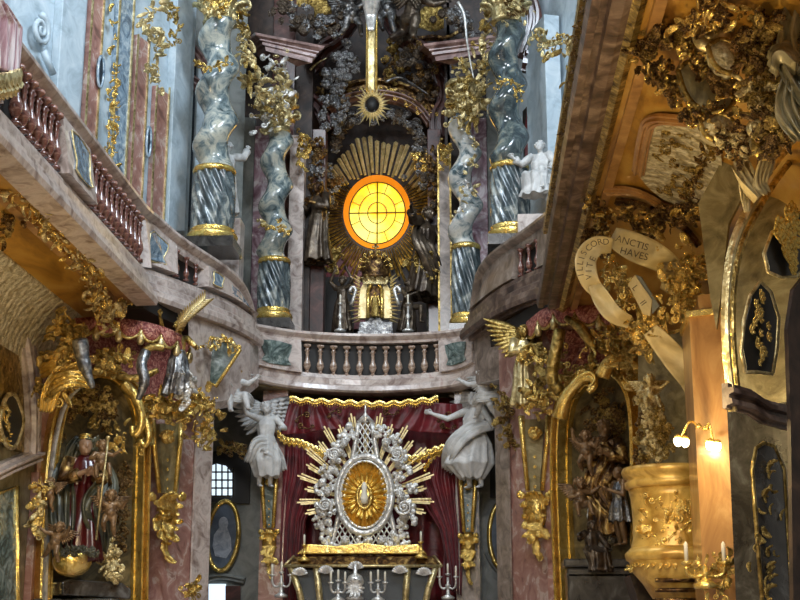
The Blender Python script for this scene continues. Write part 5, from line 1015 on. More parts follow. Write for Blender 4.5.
b = MB(); b.tube([P(108, 440, YN - .6), P(96, 540, YN - .6)], .014, 6); b.ball(P(108, 438, YN - .6), .03, 8); tag(b.build('slim_sceptre', 'gold_pale'), 'slim pale gold staff leaning beside the crowned mother and child', 'staff')
cluster('gilded_relief', 'swirling gold relief clouds over the head of the crowned mother', 'relief', [(70, 412, 17.0), (84, 398, 17), (100, 402, 17.1), (112, 416, 17.2)], 40, 12, (12, 20), 'gold_old', seed=52, m2='gold_dark', mix=(('leaf', 2), ('cloud', 2), ('scroll', 2)))
cluster('gilded_relief', 'bright gilded flame shaped relief right of the child', 'relief', [(116, 432, 17.1), (122, 440, 17.1), (112, 450, 17.1)], 12, 5, (9, 14), 'gold', seed=53)
cluster('silver_rocks', 'pale silver rockwork at the lower right of left side altar', 'relief', [(112, 545, 17.1), (108, 565, 17.1), (118, 578, 17.1)], 14, 9, (12, 20), 'gold_pale', seed=54, mix=(('cloud', 3), ('leaf', 1)))
cluster('gilded_relief', 'brown gold clouds in the background left of the crowned mother', 'relief', [(56, 430, 17.1), (60, 455, 17.1), (58, 520, 17.1)], 18, 7, (10, 18), 'gold_dark', seed=55, mix=(('cloud', 3), ('leaf', 1)))
cluster('gilded_relief', 'brown gold clouds in the background right of the crowned mother', 'relief', [(124, 470, 17.3), (122, 510, 17.3), (120, 540, 17.3)], 16, 7, (10, 18), 'gold_dark', seed=56, mix=(('cloud', 3), ('leaf', 1)))
# gilded work round the left niche
LC = (
 ('gilded scrollwork hanging down the left edge of the crowned mother frame', [(40, 480, 16.3), (38, 505, 16.3), (36, 530, 16.3)], 22, 6, (11, 18), 'gold', 'gold_pale', 61),
 ('gilded drapery spandrel at the upper left of the crowned mother frame', [(42, 398, 16.2), (54, 382, 16.2), (72, 374, 16.3), (46, 365, 16.2)], 34, 11, (16, 26), 'gold', 'gold_old', 62),
 ('gilded shell cresting over the arch of the crowned mother frame', [(96, 366, 16.6), (112, 362, 16.7), (126, 358, 16.8)], 20, 8, (13, 20), 'gold', 'gold_old', 63),
 ('gilded leaf tuft in the shadow under the red canopy', [(100, 356, 16.9), (110, 358, 16.9)], 16, 7, (12, 20), 'gold', 'gold_old', 64),
 ('dense gilded blossom garland under the left gallery cornice', [(70, 250, 15.2), (88, 268, 15.5), (100, 290, 15.8), (106, 312, 16), (112, 328, 16.2)], 70, 15, (10, 18), 'gold_pale', 'gold', 65),
 ('gilded leafy festoon climbing along the left vault edge', [(8, 195, 14), (28, 202, 14.2), (44, 222, 14.5), (60, 244, 14.9)], 56, 11, (10, 17), 'gold_pale', 'gold', 66),
 ('dark gold frieze at the far left under the balustrade', [(0, 215, 14), (14, 220, 14), (0, 240, 14.3)], 16, 10, (12, 18), 'gold_dark', 'gold_old', 67),
 ('heavy gilded foliage capital between left arch and crowned mother frame', [(50, 332, 15.9), (66, 324, 16), (78, 336, 16), (60, 350, 15.9)], 46, 12, (13, 22), 'gold', 'gold_old', 68),
 ('long blossom garland over the canopy at left', [(96, 300, 16.2), (112, 316, 16.3), (122, 310, 16.4)], 26, 9, (9, 15), 'gold_pale', 'gold', 69),
 ('gilded capital with leaves at the top of the large left console', [(148, 404, 17.3), (162, 410, 17.4), (178, 412, 17.6), (190, 404, 17.8)], 46, 12, (13, 21), 'gold', 'gold_old', 70),
 ('gilded scroll cluster where the frame meets the left console', [(138, 420, 17.4), (144, 432, 17.4), (142, 444, 17.4)], 18, 6, (12, 18), 'gold', 'gold_old', 71),
 ('gold bunch hanging under the white putto at left', [(200, 392, 18.2), (206, 410, 18.3), (212, 430, 18.4), (198, 440, 18.3)], 44, 11, (10, 17), 'gold', 'gold_old', 72),
 ('gilded frame sprig around the small grey cartouche', [(205, 346, 18.4), (226, 340, 18.6), (238, 350, 18.8)], 16, 4, (8, 13), 'gold', 'gold_pale', 73),
 ('gilded sprig at the foot of the rose strip left of the portrait', [(188, 596, 18.3), (192, 586, 18.3)], 12, 5, (10, 15), 'gold', 'gold_old', 74),
 ('gold band of leaves under the arched bay left of portrait', [(216, 448, 20.6), (232, 446, 20.6), (250, 452, 20.6)], 18, 6, (8, 13), 'gold_old', 'gold_dark', 75))
for la, pts, n, sp, sz, m, m2, sd in LC: cluster('gilded_garland', la, 'garland', pts, n, sp, sz, m, seed=sd, m2=m2)
# lambrequin canopies
def lambrequin(label, pts, Y, drop, n, m='redcloth', deep=.5):
    t = thing('fringed_canopy', label, 'canopy', P(pts[0][0], pts[0][1], Y)); top = smooth_path([P(x, y, Yq - .25) for x, y, Yq in pts], n * 10 + 1); s = S(Y); up = []; b = MB(); rings = []
    for i, p in enumerate(top):
        v = (i % 10) / 10; d = drop * s * (.45 + .6 * abs(sin(pi * i / 10)) ** .6); o = V((0, -.06 * abs(sin(pi * i / 10)), 0)); rings.append([p, p + o * .6 + V((0, -.03, -d * .5)), p + o + V((0, 0, -d)), p + o + V((0, .03, -d)), p + V((0, .03, -d * .5)), p + V((0, .03, 0))])
    b.loft(rings); b.build('scalloped_cloth', m, t); e = MB(); e.tube([r[2] for r in rings], .022, 6); e.build('gold_hem', 'gold_old', t)
    for i in range(n + 1):
        p = rings[min(i * 10, len(rings) - 1)][2]; q = MB(); q.lathe([(.005, 0), (.03, -.02), (.02, -.05), (.045, -.08), (.05, -.16), (.03, -.2), (.01, -.2)], 8, p); q.build('tassel', 'gold_pale', t)
    return t
lambrequin('red brocade lambrequin with gold tassels above the crowned mother frame', [(74, 318, 16.6), (100, 316, 16.7), (140, 320, 16.9), (170, 328, 17.2), (190, 340, 17.6)], 16.8, 20, 6)
lambrequin('red brocade lambrequin with gold tassels above the right side altar', [(526, 322, 18.2), (545, 306, 17.6), (570, 303, 17.2), (596, 304, 16.9), (622, 312, 16.6)], 17.2, 22, 5)
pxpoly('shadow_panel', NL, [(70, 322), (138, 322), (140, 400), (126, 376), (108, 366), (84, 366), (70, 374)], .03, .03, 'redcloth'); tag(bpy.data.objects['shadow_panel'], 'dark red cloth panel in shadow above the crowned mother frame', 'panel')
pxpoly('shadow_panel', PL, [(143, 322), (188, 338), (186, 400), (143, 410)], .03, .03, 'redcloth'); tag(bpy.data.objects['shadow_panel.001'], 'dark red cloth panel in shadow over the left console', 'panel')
# herm figures at the tops
pbf = adult('bronze gilt bearer figure with palm branch under the left gallery corner', 178, 362, 17.2, 88, 'armup', 'gold_old', 'skirt', 'silver_dark', turn=30, seed=31); 
t = thing('gilded_figure', 'gilded tumbling drapery figure with one gleaming bare leg over the left arch', 'statue', P(72, 392, 16))
for k, (pts, w) in enumerate((([(42, 396, 16), (56, 384, 15.9), (74, 378, 15.9), (92, 384, 16)], 18), ([(46, 412, 16.1), (50, 392, 16), (62, 372, 16), (84, 362, 16)], 16), ([(40, 372, 16.1), (56, 364, 16), (70, 350, 16), (84, 346, 16)], 18))):
    p0 = P(*pts[0]); put(sash_mesh([tuple(P(*p) - p0) for p in pts], w * S(16), 4, 'fold', k, 30, .03), 'fold', 'gold', t, WM[t.name].inverted() @ Matrix.Translation(p0))
b = MB(); q = smooth_path([P(80, 340, 15.6), P(83, 362, 15.6), P(93, 388, 15.6)], 14); b.tube(q, [.095, .1, .1, .09, .085, .08, .085, .08, .07, .06, .05, .045, .04, .025], 12); b.build('leg', 'silver_dark', t)
b = MB(); q = smooth_path([P(118, 376, 16.6), P(136, 380, 16.6), P(158, 370, 16.7)], 16); b.tube(q, [.035 + .02 * sin(pi * i / 15) for i in range(16)], 10); b.build('stretched_arm', 'gold_old', pbf)
b = MB(); q = smooth_path([P(146, 352, 16.7), P(140, 365, 16.6), P(146, 380, 16.6), P(138, 400, 16.6)], 20); b.tube(q, [.07] * 14 + [.06, .055, .05, .045, .04, .03], 10); tag(b.build('silver_volute', 'silver_dark'), 'tarnished silver volute arm beside the left console head', 'ornament')
b = MB(); q = smooth_path([P(142, 370, 16.7), P(140, 356, 16.7), P(150, 346, 16.7), P(164, 348, 16.8)], 22); b.tube(q, .05, 8); tag(b.build('gilded_bow', 'gold_old'), 'curved gilded bow moulding beside the palm bearer', 'ornament')
cluster('silver_drapery', 'bright silver white drapery bunch on the large left console', 'drapery', [(184, 368, 17.3), (188, 384, 17.3), (184, 398, 17.3)], 20, 6, (12, 20), 'silver', seed=81, mix=(('cloud', 2), ('leaf', 2)))
pm = thing('palm_branch', 'pale gold palm branch rising against the left gallery cornice', 'palm branch', P(178, 330, 17.2)); 
b = MB(); q = smooth_path([P(176, 332, 17.0), P(184, 318, 16.9), P(204, 300, 17.0)], 16); b.tube(q, [.016 - .0008 * i for i in range(16)], 6); b.build('stem', 'gold_pale', pm)
for i in range(2, 16):
    for sg in (-1, 1): d = (q[min(i + 1, 15)] - q[i - 1]).normalized(); inst(LEAFS[3], 'leaf', 'gold_pale', pm, basis(q[i], d + d.cross(V((0, -1, 0))) * sg * .85, (0, -1, 0), .15, .09))
# small cartouche on the gallery bracket at left and right
for la, pts, pl, m in (('grey green cartouche panel on the rose bracket under the left gallery', [(202, 348), (212, 338), (232, 342), (240, 350), (228, 368), (216, 386), (204, 380)], PL, 'greenP'),):
    t = thing('cartouche', la, 'cartouche', PL.at(216, 386, .3)); q = [P(x, y, 18.7) for x, y in pts]; b = MB(); b.prism(q, (0, .05, 0)); b.build('inlay_panel', m, t); b = MB(); b.tube(q + [q[0]], .03, 6); b.build('gold_rim', 'gold', t)
b = MB(); q = [P(x, y, Yq) for x, y, Yq in ((188, 312, 18.0), (250, 340, 19.8), (250, 380, 19.9), (226, 400, 19.2), (206, 404, 18.6), (190, 400, 18.2))]; b.prism(q, (.05, .5, 0)); tag(b.build('gallery_bracket', 'rose'), 'rose marble bracket under the left gallery corner beside the altar gallery', 'bracket')
b = MB(); q = [P(x, y, Yq) for x, y, Yq in ((474, 338, 20.1), (528, 304, 18.6), (526, 372, 18.7), (500, 380, 19.2), (476, 384, 20.0))]; b.prism(q, (0, .5, 0)); tag(b.build('gallery_bracket', 'taupe'), 'taupe marble bracket under the right gallery corner beside the altar gallery', 'bracket')
strip('marble_strip', 'pale rose marble strip at the outer edge of the large left console wall', 'pilaster', PL, 187, 205, 640, 395, 'rose', out=.01, th=.03)
strip('marble_strip', 'taupe marble strip at the inner edge of the large right console wall', 'pilaster', PR, 500, 514, 640, 400, 'taupe', out=.01, th=.03)
# left arch on the nave wall
la_ = thing('wall_arch', 'rose marble arch band at the far left with gilded medallion', 'arch', V((-4.0, 14.6, 3.9)))
arc = [V((-4.03, 14.6 + cos(a) * 2.04, 3.85 + sin(a) * 2.04)) for a in [pi * i / 40 for i in range(41)]]; b = MB(); ribbon(b, arc, .42, (1, 0, 0), .12, MOULD); b.build('arch_band', 'rose', la_)
b = MB(); b.prism([V((-4.03, 14.6 + cos(a) * 1.75, 3.85 + sin(a) * 1.75)) for a in [pi * i / 30 for i in range(31)]], (.03, 0, 0)); b.build('gold_field', 'gold_old', la_)
strip('marble_strip', 'mottled pink marble strip between left arch and crowned mother frame', 'pilaster', WLp, 20, 33, 640, 470, 'pink', out=0, th=.1)
b = MB(); pxband(b, WLp, [(-20, 478), (0, 468), (30, 456)], 15, .0, .2, smooth=False, prof=MOULD); tag(b.build('impost_cornice', 'rose'), 'rose marble impost moulding at the far left below the medallion', 'cornice')
t = thing('gilded_medallion', 'dark oval medallion with gilded foliage at the far left edge', 'medallion', WLp.at(7, 448, .2)); c = [WLp.at(7 + cos(a) * 11 * (1 + .1 * cos(4 * a)), 421 + sin(a) * 27, .06) for a in [2 * pi * i / 28 for i in range(28)]]; b = MB(); b.prism(c, (.05, 0, 0)); b.build('dark_field', 'navy', t); b = MB(); b.tube([p + V((.05, 0, 0)) for p in c + [c[0]]], .03, 6); b.build('rim', 'gold_pale', t)
for i in range(16): inst(random.choice(LEAFS + FLO), 'leaf', 'gold', t, basis(WLp.at(7 + random.gauss(0, 3.5), 404 + i * 2.4, .14), (0, random.uniform(-1, 1), random.uniform(-1, 1)), (1, 0, 0), 9 * S(16)))
t = thing('wall_panel', 'grey green marble panel with gold border at the lower far left', 'panel', WLp.at(6, 600, .1)); b = MB(); c = [WLp.at(x, y, .05) for x, y in ((-12, 496), (13, 486), (14, 640), (-12, 660))]; b.prism(c, (.04, 0, 0)); b.build('inlay', 'greenP', t); b = MB(); b.tube([p + V((.05, 0, 0)) for p in c + [c[0]]], .03, 6); b.build('border', 'gold', t)
# vault relief, left
def patch(name, C, a0, a1, y0, y1, m, label, off=.03, wob=0.):
    b = MB(); rings = []
    for i in range(25):
        y = y0 + (y1 - y0) * i / 24; g = [covept(*C, a0 + (a1 - a0) * j / 12 + (wob * sin(pi * i / 12) if j == 0 else 0), y, off) for j in range(13)]; rings.append(g + [p + V((0, 0, .06)) for p in reversed(g)])
    b.loft(rings); return tag(b.build(name, m), label, 'relief panel')
patch('vault_relief', CL, .62, 1.55, 10, 17.4, 'relief', 'grey gold arabesque relief panel on the left gallery vault')
def vband(name, C, pts, w, m, label, off=.03, th=.06):
    q = [covehit(C, x, y, off)[0] for x, y in pts]; q = smooth_path(q, 40); b = MB(); n = V((-(1 if C[1] > C[0] else -1) * .5, 0, -.86)); ribbon(b, q, w, n, th, MOULD); return tag(b.build(name, m), label, 'moulding')
# ================================================================ RIGHT SIDE ALTAR
nr = [(576, 640), (572, 560), (569, 480), (569, 430), (574, 400), (588, 382), (606, 369), (624, 372), (638, 386), (646, 410), (648, 480), (648, 560), (648, 640)]
niche('tall round arched gilded frame of the right side altar', NR, nr, 'niche', wpx=11, th=.35)
YR = 17.1
adult('bearded dark gilt saint in long robe on the right side altar', 606, 478, YR, 118, 'adore', 'wood_flesh', 'stand', 'gold_dark', turn=-15, beard=True, seed=41, folds=7, mantle=([(.12, .05, .8), (.0, -.15, .6), (-.1, -.16, .4), (.1, -.1, .15)], 'gold_dark'))
adult('youth in a pale tunic with bare legs standing beside the bearded saint', 620, 506, YR - .4, 78, 'adore', 'wood_flesh', [(0, 0, .8, .08, .055), (0, 0, .7, .11, .085), (0, 0, .6, .1, .08), (0, 0, .48, .13, .11), (0, 0, .3, .16, .13)], 'silver_dark', turn=-60, seed=42)
putto('dark gilt putto flying at upper left of the bearded saint', 586, 452, YR - .2, 44, 'p_up', 'wood_flesh', turn=-10); putto('dark gilt putto perched on the left edge of right side altar', 580, 500, YR - .2, 46, 'p_sit', 'wood_flesh', turn=20)
adult('dark seated figure crouching at the lower left of right side altar', 592, 552, YR - .5, 62, 'sit', 'bronze', 'sit', 'bronze', turn=30, seed=43)
cluster('silver_rocks', 'bright silver cascade behind the bearded saint', 'relief', [(597, 484, 17.3), (602, 508, 17.3), (603, 535, 17.3), (600, 548, 17.3)], 26, 6, (12, 20), 'silver', seed=82, mix=(('cloud', 2), ('leaf', 2)))
cluster('gilded_relief', 'brown gold cloud relief above the bearded saint', 'relief', [(604, 400, 17.3), (596, 416, 17.3), (614, 418, 17.2), (604, 432, 17.3)], 36, 12, (12, 20), 'gold_dark', seed=83, mix=(('leaf', 2), ('cloud', 3)), m2='gold_old')
b = MB(); b.box(P(606, 590, 16.8), (.95, .5, .5)); b.box(P(606, 564, 16.8), (1.05, .55, .1)); b.box(P(606, 576, 16.8), (.98, .5, .06)); tag(b.build('stone_plinth', 'slate', bevel=.02), 'dark stepped stone plinth under the bearded saint', 'plinth')
RCL = (
 ('gilded cresting with leaves over the arch of the right frame', [(580, 384, 16.8), (592, 372, 16.8), (610, 362, 16.7), (626, 370, 16.6)], 30, 6, (12, 19), 'gold', 'gold_old', 91),
 ('gold frame head with scrolls left of the right arch', [(560, 400, 17.1), (566, 388, 17.1), (574, 376, 17)], 16, 6, (12, 20), 'gold_old', 'gold', 92),
 ('gilded capital over the large right console', [(520, 396, 18.1), (534, 402, 17.8), (548, 400, 17.5), (536, 388, 17.7)], 44, 10, (12, 20), 'gold', 'gold_old', 93),
 ('shadowed gold bunches under the white putto at right', [(498, 396, 19), (506, 410, 18.8), (504, 432, 18.8), (510, 444, 18.8)], 36, 8, (9, 16), 'gold_old', 'gold_dark', 94),
 ('gilded flowers and angel wings under the right canopy', [(528, 352, 17.8), (546, 362, 17.4), (560, 376, 17.1)], 36, 12, (12, 20), 'gold_old', 'gold', 95),
 ('dense gold foliage between right canopy and pulpit canopy', [(588, 345, 16.4), (606, 338, 16.2), (624, 346, 16), (640, 360, 15.8), (620, 330, 16)], 76, 17, (12, 20), 'gold_old', 'gold', 96),
 ('gilded leaf brackets right of the arch of right side altar', [(640, 380, 15.6), (646, 400, 15.6), (636, 350, 15.6)], 30, 10, (12, 20), 'gold_old', 'gold', 97),
 ('gilded garland strung along the edge of the vault near the right gallery corner', [(590, 196, 13.2), (600, 214, 13), (598, 236, 12.8), (612, 250, 12.6)], 56, 12, (11, 18), 'gold_dark', 'gold', 98),
 ('copper lit gilded garland crossing above the inscribed banner', [(618, 212, 12.4), (640, 226, 12.3), (662, 218, 12.2), (690, 212, 12.1), (704, 206, 12)], 84, 14, (12, 20), 'gold_dark', 'gold', 99),
 ('gilded bouquet inside the loop of the inscribed banner', [(608, 262, 12.2), (616, 278, 12.1), (626, 296, 12), (618, 316, 12)], 44, 10, (11, 18), 'gold', 'gold_old', 100),
 ('glittering gilded foliage between banner and pulpit pilaster', [(672, 262, 11.9), (684, 276, 11.8), (690, 296, 11.8), (676, 312, 11.8), (694, 262, 11.8)], 84, 14, (12, 20), 'gold', 'gold_old', 101),
 ('gilded foliage tumbling below the inscribed banner', [(634, 320, 12), (648, 334, 12), (660, 322, 12), (652, 350, 12.1)], 70, 12, (12, 19), 'gold', 'gold_old', 102),
 ('dark gold leaf festoon across the relief panel of the right vault', [(716, 140, 11), (706, 158, 11.2), (696, 176, 11.5), (686, 196, 11.8)], 34, 7, (11, 17), 'gold_dark', 'gold_old', 103),
 ('gilded arabesque spray at the foot of the pulpit pilaster', [(700, 560, 11), (702, 580, 11), (726, 556, 10.8), (728, 578, 10.8), (716, 592, 10.8)], 44, 6, (10, 17), 'gold', 'gold_old', 104))
for la, pts, n, sp, sz, m, m2, sd in RCL: cluster('gilded_garland', la, 'garland', pts, n, sp, sz, m, seed=sd, m2=m2)
ganc = adult('gilt angel with tied drapery over the large right console', 524, 366, 17.9, 86, 'adore', 'gold_old', 'stand', 'gold_pale', turn=20, seed=44, wings=True)
cloth('red_curtain', NR, [(545, 330), (552, 350), (548, 390)], [(640, 330), (630, 350), (574, 380)], 'redcloth', 5, .05, .04, seed=32); tag(bpy.data.objects['red_curtain.001'], 'dull red curtain in the shadow under the right canopy', 'curtain')
b = MB(); q = smooth_path([P(566, 318, 16.4), P(580, 326, 16.3), P(590, 342, 16.2), P(596, 350, 16.2)], 16); b.tube(q, [.04 + .03 * sin(pi * i / 15) for i in range(16)], 10); b.build('reaching_arm', 'gold_old', ganc)
b = MB(); q = smooth_path([P(560, 330, 16.9), P(556, 350, 16.9), P(550, 380, 17), P(560, 392, 17)], 16); b.tube(q, .08, 10); tag(b.build('gilded_bow', 'gold_old'), 'curved gilded bow moulding left of the right arch', 'ornament')

t = thing('arch_scrolls', 'pair of large gilded moulded scrolls crowning the right side altar arch', 'scroll ornament', P(606, 390, 16.5))
for pts, w in (([(560, 418, 16.9), (566, 396, 16.8), (580, 380, 16.7), (592, 376, 16.6), (596, 386, 16.6), (588, 392, 16.6)], .1), ([(602, 376, 16.5), (610, 360, 16.4), (626, 356, 16.4), (638, 366, 16.4), (638, 384, 16.5), (628, 390, 16.5), (622, 380, 16.5)], .1)):
    q = smooth_path([P(*p) for p in pts], 34); b = MB(); b.tube(q, [w * (1 - .6 * i / 33) for i in range(34)], 10); b.tube([p + V((0, -.06, .05)) for p in q], [w * .4 * (1 - .6 * i / 33) for i in range(34)], 8); b.build('scroll', 'gold', t)
t = thing('arch_scrolls', 'large gilded moulded scroll with curled end at the right shoulder of the crowned mother frame', 'scroll ornament', P(140, 440, 16.9))
for pts, w in (([(124, 384, 17), (136, 396, 17), (143, 416, 17), (140, 432, 17), (132, 436, 17), (132, 426, 17)], .08), ([(140, 414, 17.1), (147, 424, 17.1), (150, 438, 17.1), (145, 448, 17.1), (140, 440, 17.1)], .06)):
    q = smooth_path([P(*p) for p in pts], 34); b = MB(); b.tube(q, [w * (1 - .6 * i / 33) for i in range(34)], 10); b.build('scroll', 'gold', t)
# ================================================================ RIGHT VAULT, PULPIT, NEAR PIER
# moulded edges of the ochre vault
def sweepz(name, m, label, X, z, y0, y1, prof, cat='moulding'):
    b = MB(); sweep(b, [V((X, y0 + (y1 - y0) * i / 8, z)) for i in range(9)], prof, -1); return tag(b.build(name, m), label, cat)
sweepz('vault_moulding', 'gold_old', 'gilded bead moulding along the inner edge of the ochre right vault', XR + .1, 5.76, 6, 17, [(-.05, 0), (-.05, -.04), (0, -.07), (.05, -.04), (.05, 0)])
sweepz('vault_moulding', 'ochre_light', 'second honey coloured fillet along the right vault', XR + .24, 5.75, 6, 17, [(-.04, .0), (-.04, -.05), (.04, -.05), (.04, .0)])
sweepz('vault_moulding', 'ochre_light', 'honey coloured fillet along the left vault', XL - .3, 5.85, 6, 17, [(-.05, .05), (-.05, -.06), (.05, -.06), (.05, .05)])
vband('vault_moulding', CR, [(640, 168), (646, 130), (652, 112), (690, 116)], .12, 'ochre_light', 'honey coloured frame along the left of the right vault relief')
vband('vault_moulding', CR, [(608, 186), (632, 186), (650, 192), (668, 204), (690, 208)], .14, 'ochre_light', 'wavy honey coloured frame under the right vault relief')
vband('vault_moulding', CR, [(618, 196), (640, 198), (660, 208), (684, 220), (700, 240)], .1, 'gold_dark', 'dark wavy moulding under the right vault relief')
q = [covehit(CR, x, y, .035) for x, y in ((641, 170), (648, 134), (656, 116), (690, 120), (716, 128), (722, 200), (700, 205), (672, 200), (652, 186))]
b = MB(); c = sum((p[0] for p in q), V()) / len(q); n = V((-.4, 0, -.9)); 
def coverel(pts, C, m, name, label, off=.04, k=14):
    """relief patch on the vault bounded by a pixel outline"""
    cx = sum(p[0] for p in pts) / len(pts); cy = sum(p[1] for p in pts) / len(pts); o = smooth_path([(x, y, 0) for x, y in pts + [pts[0]]], 48, 1); rings = []
    for i in range(7):
        f = 1 - i / 6.3; rings.append([covehit(C, cx + (p.x - cx) * f, cy + (p.y - cy) * f, off)[0] for p in o[:-1]])
    b = MB(); b.loft(rings, caps=False); return tag(b.build(name, m), label, 'relief panel')
coverel([(640, 172), (646, 132), (655, 114), (690, 118), (722, 130), (728, 190), (706, 206), (672, 200), (654, 188)], CR, 'relief', 'vault_relief', 'grey gold arabesque relief panel on the right vault')
cluster('gilded_relief', 'thin gilded arabesque scrolls on the grey relief panel of the right vault', 'relief', [covehit(CR, x, y, .06)[0] for x, y in ((652, 135), (690, 132), (668, 155), (700, 165), (664, 180), (700, 190))], 16, 14, (14, 24), 'gold_old', seed=141, mix=(('scroll', 1),), depth=.02, facing=(-.5, 0, -.85))
# near pier with the arch
op = [(742, 660), (738, 600), (728, 440), (722, 340), (723, 290), (728, 250), (740, 218), (758, 184), (780, 154), (806, 126), (850, 96), (900, 80), (900, 660)]
pier = thing('near_pier', 'massive dark stone pier with sweeping arch spandrel at the right edge', 'pier', V((3.3, 9.1, 0)))
up = [p for p in op if p[1] < 420] + []
pxpoly('spandrel', RF, [(726, 410)] + [(722, 340), (723, 290), (728, 250), (740, 218), (758, 184), (780, 154), (806, 126), (850, 96), (900, 80), (900, 420)], -.7, .7, 'olive', pier)
pxpoly('lower_shaft', RF, [(750, 900), (727, 408), (900, 420), (930, 900)], -.7, .72, 'slate', pier)
b = MB(); pxband(b, RF, [(730, 412), (722, 340), (723, 290), (728, 250), (740, 218), (758, 184), (780, 154), (806, 126), (850, 96)], 6, .0, .05, 60); b.build('arch_bead', 'gold_pale', pier)
b = MB(); pxband(b, RF, [(738, 412), (731, 345), (731, 292), (737, 254), (750, 222), (768, 190), (790, 160), (818, 134)], 7, .0, .03, 60); b.build('arch_fillet', 'gold_old', pier)
b = MB(); q = [RF.at(x, y, 0) for x, y in ((722, 396), (745, 402), (760, 412), (790, 420), (850, 426))]; ribbon(b, q, .17, RF.n, .09, MOULD); b.build('impost_moulding', 'plaster', pier)
def cartouche(label, pl, pts, m, rim, n, sz, seed, lm='gold', mix=LEAFS):
    cx = sum(p[0] for p in pts) / len(pts); cy = sum(p[1] for p in pts) / len(pts); t = thing('cartouche', label, 'cartouche', pl.at(cx, max(p[1] for p in pts), .05)); pxpoly('dark_panel', pl, pts, .01, .02, m, t); b = MB(); q = [pl.at(x, y, .03) for x, y in pts]; b.tube(q + [q[0]], .014, 6); b.build('gold_rim', rim, t); r = random.Random(seed)
    y0, y1 = min(p[1] for p in pts), max(p[1] for p in pts); w = (max(p[0] for p in pts) - min(p[0] for p in pts)) * .22
    for i in range(n):
        y = y0 + (y1 - y0) * (.12 + .76 * i / (n - 1)); e = sin(pi * (i + .5) / n); inst(r.choice(mix), 'leaf' if mix is LEAFS else 'flower', lm, t, basis(pl.at(cx + r.gauss(0, .6) * w * e, y, .05), pl.u * r.uniform(-1, 1) + V((0, 0, r.choice((-1, 1)) * .8)), pl.n, sz * S(pl.at(cx, cy).y) * r.uniform(.7, 1.2)))
    return t
cartouche('lobed dark cartouche filled with big gilded roses on the arch spandrel', RF, [(768, 272), (764, 254), (772, 232), (782, 226), (788, 216), (800, 212), (812, 200), (820, 262), (806, 266), (796, 276), (782, 278)], 'navy', 'gold_pale', 26, 20, 1, 'gold_bright', FLO)
cartouche('tall dark cartouche with gilded flower pendant on the near pier', RF, [(745, 372), (741, 350), (744, 320), (750, 296), (760, 282), (770, 292), (778, 318), (776, 350), (772, 374), (758, 372)], 'navy', 'gold_pale', 20, 11, 2, 'gold', FLO)
cartouche('long gold lined panel with hanging gilded branch on the dark lower pier', RF, [(762, 600), (752, 470), (756, 448), (764, 443), (774, 446), (784, 470), (794, 640), (768, 640)], 'slate', 'gold_old', 26, 13, 3, 'gold_old')
# dark patch laid in to paint the shaded opening under the near arch
pxpoly('opening_shade', Plane((3.8, 9.2), (4.6, 9.9)), [(790, 640), (787, 420), (784, 330), (790, 290), (806, 270), (850, 260), (860, 640)], .0, .03, 'brownwall')['kind'] = 'structure'
# honey coloured pulpit pilaster
pp = thing('pulpit_pilaster', 'tall honey coloured marble pilaster lit by the wall lamps beside the pulpit', 'pilaster', V((3.5, 11.4, 0)))
b = MB(); zt_ = P(705, 318, 11.2).z; b.prism([V((3.40, 11.2, 0)), V((3.75, 11.02, 0)), V((3.8, 11.9, 0)), V((3.44, 11.9, 0))], (0, 0, zt_)); b.build('shaft', 'ochre_light', pp)
b = MB(); b.prism([V((3.37, 11.16, zt_)), V((3.75, 10.98, zt_)), V((3.8, 11.9, zt_)), V((3.42, 11.9, zt_))], (0, 0, .05)); b.build('cap', 'gold', pp)
b = MB(); b.prism([V((3.5, 11.3, 0)), V((3.78, 11.1, 0)), V((3.8, 11.9, 0)), V((3.55, 11.9, 0))], (0, 0, zt_ + .22)); b.build('rear_shaft', 'ochre_light', pp)
pc = P(672, 600, 12.5)
pu = thing('pulpit', 'round ochre pulpit basket with gilded relief projecting from the right wall', 'pulpit', V((3.36, 12.5, 1.9))); c0 = V((3.36, 12.5, 0)); zz = lambda y: 1.6 + (640 - y) * S(12.1)
R = .42
b = MB(); b.lathe([(R * .5, zz(600)), (R * .7, zz(585)), (R * .9, zz(574)), (R * .98, zz(562)), (R * .93, zz(552)), (R * .86, zz(540)), (R * .85, zz(520)), (R * .88, zz(500)), (R * .92, zz(492))], 40, c0); b.build('basket', 'pulpit', pu)
b = MB(); b.lathe([(R * .9, zz(492)), (R * .99, zz(490)), (R * 1.0, zz(485)), (R * .93, zz(482)), (R * 1.02, zz(479)), (R * 1.06, zz(474)), (R * 1.02, zz(470)), (R * .6, zz(470))], 40, c0); b.build('rim_moulding', 'pulpit', pu)
b = MB(); b.lathe([(R * .9, zz(566)), (R * 1.03, zz(562)), (R * 1.05, zz(556)), (R * .92, zz(550))], 40, c0); b.build('lower_moulding', 'pulpit', pu)
rr = random.Random(9)
for i in range(60):
    a = -pi / 2 + rr.gauss(0, .42) - .25; z = zz(rr.uniform(500, 542)); d = V((cos(a), sin(a), 0)); inst(rr.choice(LEAFS + SCR), 'relief_leaf', 'gold', pu, basis(c0 + d * R * .86 + V((0, 0, z)), V((-d.y * rr.uniform(-1, 1), d.x * rr.uniform(-1, 1), rr.uniform(-1, 1))), d, rr.uniform(.09, .16)))
for i in range(10):
    a = -pi + i * .16; d = V((cos(a), sin(a), 0)); inst(rr.choice(LEAFS), 'relief_leaf', 'gold', pu, basis(c0 + d * R * .95 + V((0, 0, zz(560))), V((0, 0, -1)), d, .13))
b = MB(); b.prism([P(630, 575, 12.9), P(700, 575, 12.9), P(700, 620, 12.9), P(645, 620, 12.9)], (0, .6, 0)); tag(b.build('pulpit_stair', 'brownwall'), 'dark woodwork in the shadow beneath the pulpit', 'woodwork')
b = MB()
for y in (580, 590, 600): b.tube([P(655, y, 12.2), P(700, y, 12.2)], .02, 6)
